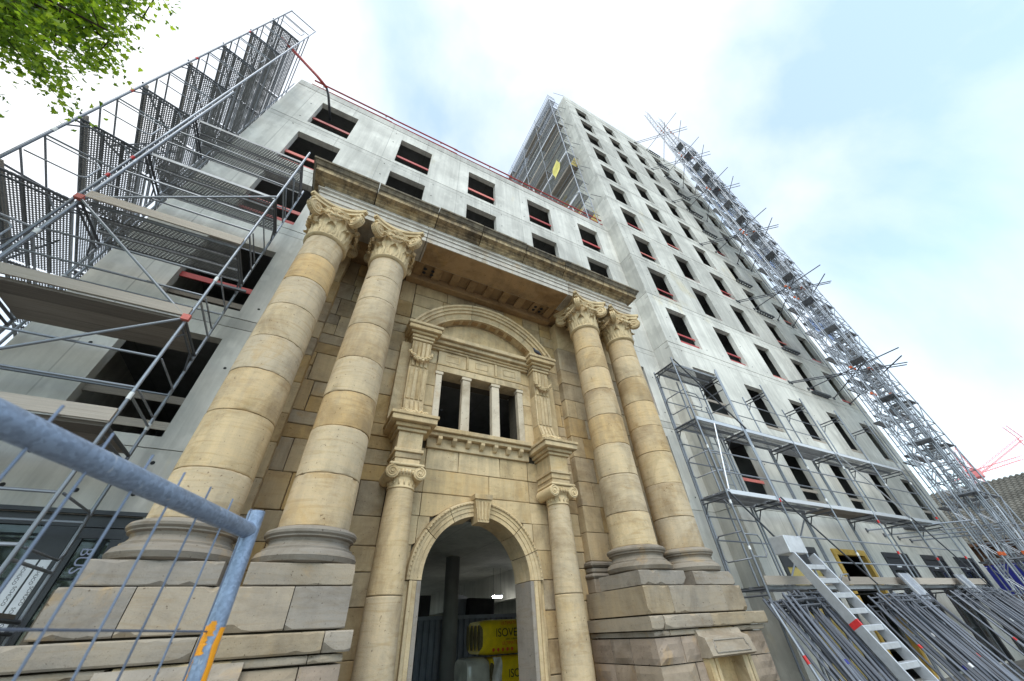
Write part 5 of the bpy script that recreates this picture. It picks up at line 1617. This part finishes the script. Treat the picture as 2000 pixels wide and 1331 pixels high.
fl = MB().grid(lambda u, v: (4.50 + u * .22 + .02 * math.sin(v * 9), 9.71 - .03 * math.sin(u * 5 + v * 6), -.42 - v * .62), 6, 8).build('torn_film', M['clear_film'])
tag(fl, 'torn crumpled clear film hanging over the lower packs', 'plastic film')

# ------------------------------------------------------------------ site fence in the foreground
fe = empty('site_fence', (-.13, 1.32, GZ), 'close galvanised mesh fence panel with orange paint on its post, bottom left', 'fence')
FP, FQ = V((-.137, 1.322, 0)), V((-1.62, -2.16, 0))
fd = (FQ - FP).normalized()
pt, pb = V((-.139, 1.318, .303)), V((-.105, 1.325, -1.45))
MB().tube([pt, pt.lerp(pb, .3), pb], .0212, 20).build('post', M['fence_steel'], fe, True, 50)
tube('top_bar', V((FP.x, FP.y, .252)), V((FQ.x, FQ.y, .252)), .0205, 'fence_steel', fe, 20)
tube('far_post', (FQ.x, FQ.y, -1.45), (FQ.x, FQ.y, .3), .021, 'fence_steel', fe, 12)
tube('bottom_bar', V((FP.x, FP.y, -1.38)), V((FQ.x, FQ.y, -1.38)), .0205, 'fence_steel', fe, 12)
k = 0
s_ = .045
while s_ < 3.7:
    p = FP + fd * s_
    tube('wire', (p.x, p.y, -1.40), (p.x + .004, p.y, .30), .0022, 'wire_steel', fe, 6)
    s_ += .098
for z in (.034, -.17, -.37, -.57, -.77, -.97, -1.17):
    tube('wire', (FP.x, FP.y, z), (FQ.x, FQ.y, z), .0022, 'wire_steel', fe, 6)
# orange paint splashes on the post: thin curved skins on its surface
ax = (pb - pt)
def splash(poly, name):
    """poly: (angle in degrees round the post, metres below the top)"""
    c = []
    for a, h in poly:
        t = h / ax.length
        q = pt + ax * t
        r = .0218
        c.append((q.x + r * math.sin(math.radians(a)), q.y - r * math.cos(math.radians(a)), q.z))
    n = len(c)
    MB().add(c, [tuple(range(n))]).build(name, M['orange_paint'], fe)
def strip(a0, a1, h0, h1, wob, name, seed):
    q = random.Random(seed); mb = MB(); n = 14; vs = []
    for i in range(n + 1):
        t = i / n
        e0 = a0 + q.uniform(-wob, wob) + 14 * (1 - t); e1 = a1 + q.uniform(-wob, wob)
        for a in (e0, (e0 * 2 + e1) / 3, (e0 + e1 * 2) / 3, e1):
            g_ = pt + ax * ((h0 + (h1 - h0) * t) / ax.length)
            vs.append((g_.x + .0219 * math.sin(math.radians(a)), g_.y - .0219 * math.cos(math.radians(a)), g_.z))
    mb.add(vs, [(i * 4 + k, i * 4 + k + 1, i * 4 + k + 5, i * 4 + k + 4) for i in range(n) for k in range(3)])
    mb.build(name, M['orange_paint'], fe)
strip(16, 74, .262, .75, 7, 'paint_run', 2)
strip(-72, -12, .258, .312, 10, 'paint_splash', 5)
strip(-40, 10, .25, .278, 8, 'paint_splash', 7)
strip(-66, -56, .295, .36, 4, 'paint_splash', 8)
strip(-70, -30, .372, .379, 4, 'paint_splash', 9)

# ------------------------------------------------------------------ house, banner and crane on the right
ho = empty('tiled_house', (40, 5, GZ), 'low house with grey-brown tiled roof behind the stair tower, far right', 'house')
MB().box(38.2, 46, -14, 16, GZ, 3.1).build('wall', M['brown_wood'], ho)
mb = MB()
rx0, rz0, rx1, rz1 = 37.2, 2.9, 42.6, 6.75
rows, ncol = 22, 95
for i in range(rows):
    t0, t1 = i / rows, (i + 1.12) / rows
    for k in range(ncol):
        y = -12 + k * .29
        prof = [(0, .0), (.06, .075), (.13, .09), (.20, .05), (.25, .0), (.30, .0)]
        vs = []
        for (tt, dz) in ((t0, .07), (t1, .0)):
            for py, pz in prof: vs.append((rx0 + (rx1 - rx0) * tt, y + py, rz0 + (rz1 - rz0) * tt + pz + dz))
        n = len(prof)
        mb.add(vs, [(q + 1, q, n + q, n + q + 1) for q in range(n - 1)])
        mb.add([vs[q] for q in range(n)] + [(vs[q][0], vs[q][1], vs[q][2] - .07) for q in range(n)], [(q, q + 1, n + q + 1, n + q) for q in range(n - 1)])
roof = tag(mb.build('roof_tiles', M['rooftile'], ho), kind='stuff')
MB().hexa([(rx0, -12, rz0 - .05), (rx1, -12, rz1 - .05), (rx1, 16, rz1 - .05), (rx0, 16, rz0 - .05), (rx0, -12, rz0 - .02), (rx1, -12, rz1 - .02), (rx1, 16, rz1 - .02), (rx0, 16, rz0 - .02)]).build('roof_boarding', M['brown_wood'], ho)
MB().hexa([(rx1, -12, rz1 - .05), (48, -12, 2.9), (48, 16, 2.9), (rx1, 16, rz1 - .05), (rx1, -12, rz1), (48, -12, 3), (48, 16, 3), (rx1, 16, rz1)]).build('rear_roof', M['rooftile'], ho)
MB().box(rx0 - .12, rx0, -12, 16, rz0 - .12, rz0 + .02).build('gutter', M['brown_wood'], ho)
bn = empty('blue_banner', (27, 6, .3), 'navy blue sheet banner with pale dotted edge behind the stair tower', 'banner')
MB().box(27.0, 27.03, 4.6, 6.95, .25, 1.30).build('sheet', M['navy'], bn)
for k in range(16):
    MB().box(26.99, 26.998, 4.7 + k * .14, 4.75 + k * .14, 1.22, 1.25).build('dot', M['white_label'], bn)
for y in (4.6, 6.9): tube('post', (27.05, y, GZ), (27.05, y, 1.4), .03, 'dark_steel', bn)

kr = empty('tower_crane', (165, 30, GZ), 'distant red tower crane above the tiled roof, far right', 'crane')
def lattice(name, a, b, w, n, parent):
    a, b = V(a), V(b); d = (b - a).normalized()
    u = d.cross(V((0, 0, 1)) if abs(d.z) < .9 else V((0, 1, 0))).normalized() * w; v2 = d.cross(u).normalized() * w
    mb = MB(); cs = [u + v2, u - v2, -u - v2, -u + v2]
    for c in cs: mb.tube([a + c, b + c], .09, 4)
    for i in range(n):
        p, q = a.lerp(b, i / n), a.lerp(b, (i + 1) / n)
        for k in range(4):
            mb.tube([p + cs[k], q + cs[(k + 1) % 4]], .05, 4)
    return mb.build(name, M['hazed_crane_red'], parent)
lattice('mast', (165, 29.5, GZ), (165, 29.5, 28), .9, 14, kr)
lattice('jib', (165, 29.5, 29), (205, 24, 37.0), .55, 20, kr)
lattice('counter_jib', (165, 29.5, 29), (157, 33, 27.5), .55, 5, kr)
lattice('tower_head', (165, 29.5, 28), (163, 29, 36.0), .7, 4, kr)
MB().cbox(163.5, 166.5, 28, 31, 27.5, 30, .2).build('cab', M['hazed_crane_red'], kr)
k2 = empty('luffing_crane', (180, 18, GZ), 'second distant red crane cut by the right picture edge', 'crane')
lattice('mast', (281, 28, GZ), (281, 28, 58), 1.0, 20, k2)
lattice('jib', (281, 28, 58), (245, 44, 42), .7, 16, k2)
lattice('tower_head', (281, 28, 58), (279, 29, 64), .7, 4, k2)

# ------------------------------------------------------------------ tree, top left
tr = empty('maple_tree', (-11.0, 2.2, GZ), 'leafy green maple tree reaching into the top left corner', 'tree')
rt = random.Random(21)
trunk = MB()
trunk.tube([(-11, 2.2, GZ), (-10.95, 2.2, 1), (-10.8, 2.25, 3.5), (-10.7, 2.3, 6), (-10.6, 2.3, 9), (-10.5, 2.3, 11)], [.34, .28, .25, .2, .13, .05], 12)
tips = []
def limb(p, q, r0, n):
    mid = p.lerp(q, .5) + V((rt.uniform(-.2, .2), rt.uniform(-.2, .2), rt.uniform(.1, .5)))
    trunk.tube([p, mid, q], [r0, r0 * .7, r0 * .3], 6)
    for _ in range(n):
        b = q.lerp(mid, rt.uniform(.0, .55))
        e = b + V((rt.gauss(0, .42), rt.gauss(0, .42), rt.gauss(-.05, .36)))
        trunk.tube([b, e], [r0 * .22, r0 * .08], 4)
        tips.append((b, e))
targets = [(-4.69, 3.24, 5.92), (-4.68, 3.3, 6.4), (-5.12, 3.69, 7.76), (-4.49, 3.32, 7.63), (-5.09, 3.81, 6.49), (-4.87, 3.76, 6.84), (-4.15, 3.28, 6.53), (-4.47, 3.57, 8.0),
           (-4.89, 3.99, 6.39), (-4.79, 3.99, 6.89), (-4.39, 3.69, 7.03), (-5.88, 4.03, 6.79), (-6.14, 4.57, 7.02), (-4.84, 3.09, 6.55), (-4.88, 3.21, 7.64), (-4.38, 3.01, 8.16),
           (-8, 0, 8), (-10, 4.5, 9), (-13, 4, 8), (-14, 1, 8), (-12, -1, 9), (-9, -1, 8.5), (-10.5, 2, 12), (-8, 3, 10.5), (-12, 3, 11)]
for t in targets:
    b = V((-10.75, 2.25, rt.uniform(3.5, 7.5)))
    limb(b, V(t), .045, 13)
trunk.build('trunk', M['bark'], tr, True)
lv_ = MB()
shape = [(0, 0), (.12, .10), (.42, .02), (.30, .24), (.52, .44), (.26, .46), (.20, .66), (0, 1.0)]
shape = shape + [(-x, y) for x, y in shape[-2:0:-1]]
def add_leaf(c, size):
    n = V((rt.gauss(0, .6), rt.gauss(0, .6), rt.gauss(.6, .6)))
    if n.length < .01: n = V((0, 0, 1))
    n.normalize(); a = n.cross(V((rt.gauss(0, 1), rt.gauss(0, 1), rt.gauss(0, 1)))).normalized(); b = n.cross(a)
    vs = [c + a * (x * size) + b * (y * size) + n * (abs(x) * size * .25) for x, y in shape]
    lv_.add(vs + [c + b * (.35 * size)], [(i, (i + 1) % len(vs), len(vs)) for i in range(len(vs))])
for mid, q in tips:
    near = q.x > -7.2 and q.y > 2.0
    for _ in range(95 if near else 22):
        c = mid.lerp(q, rt.uniform(.1, 1.2)) + V((rt.gauss(0, .13), rt.gauss(0, .13), rt.gauss(0, .10)))
        add_leaf(c, rt.uniform(.045, .09) if near else rt.uniform(.16, .26))
lv_.build('crown', M['leaf'], tr)
for loc, sc_, lab in (((-7.5, -10.5, GZ), .62, 'smaller street tree across the road, mirrored in the shopfront glass'), ((-12.5, -8.0, GZ), .55, 'smallest street tree across the road, mirrored in the shopfront glass')):
    t2 = copy_tree(tr, None, None, lab)
    t2.location = loc; t2.scale = (sc_,) * 3; t2.rotation_euler = (0, 0, sc_ * 40)
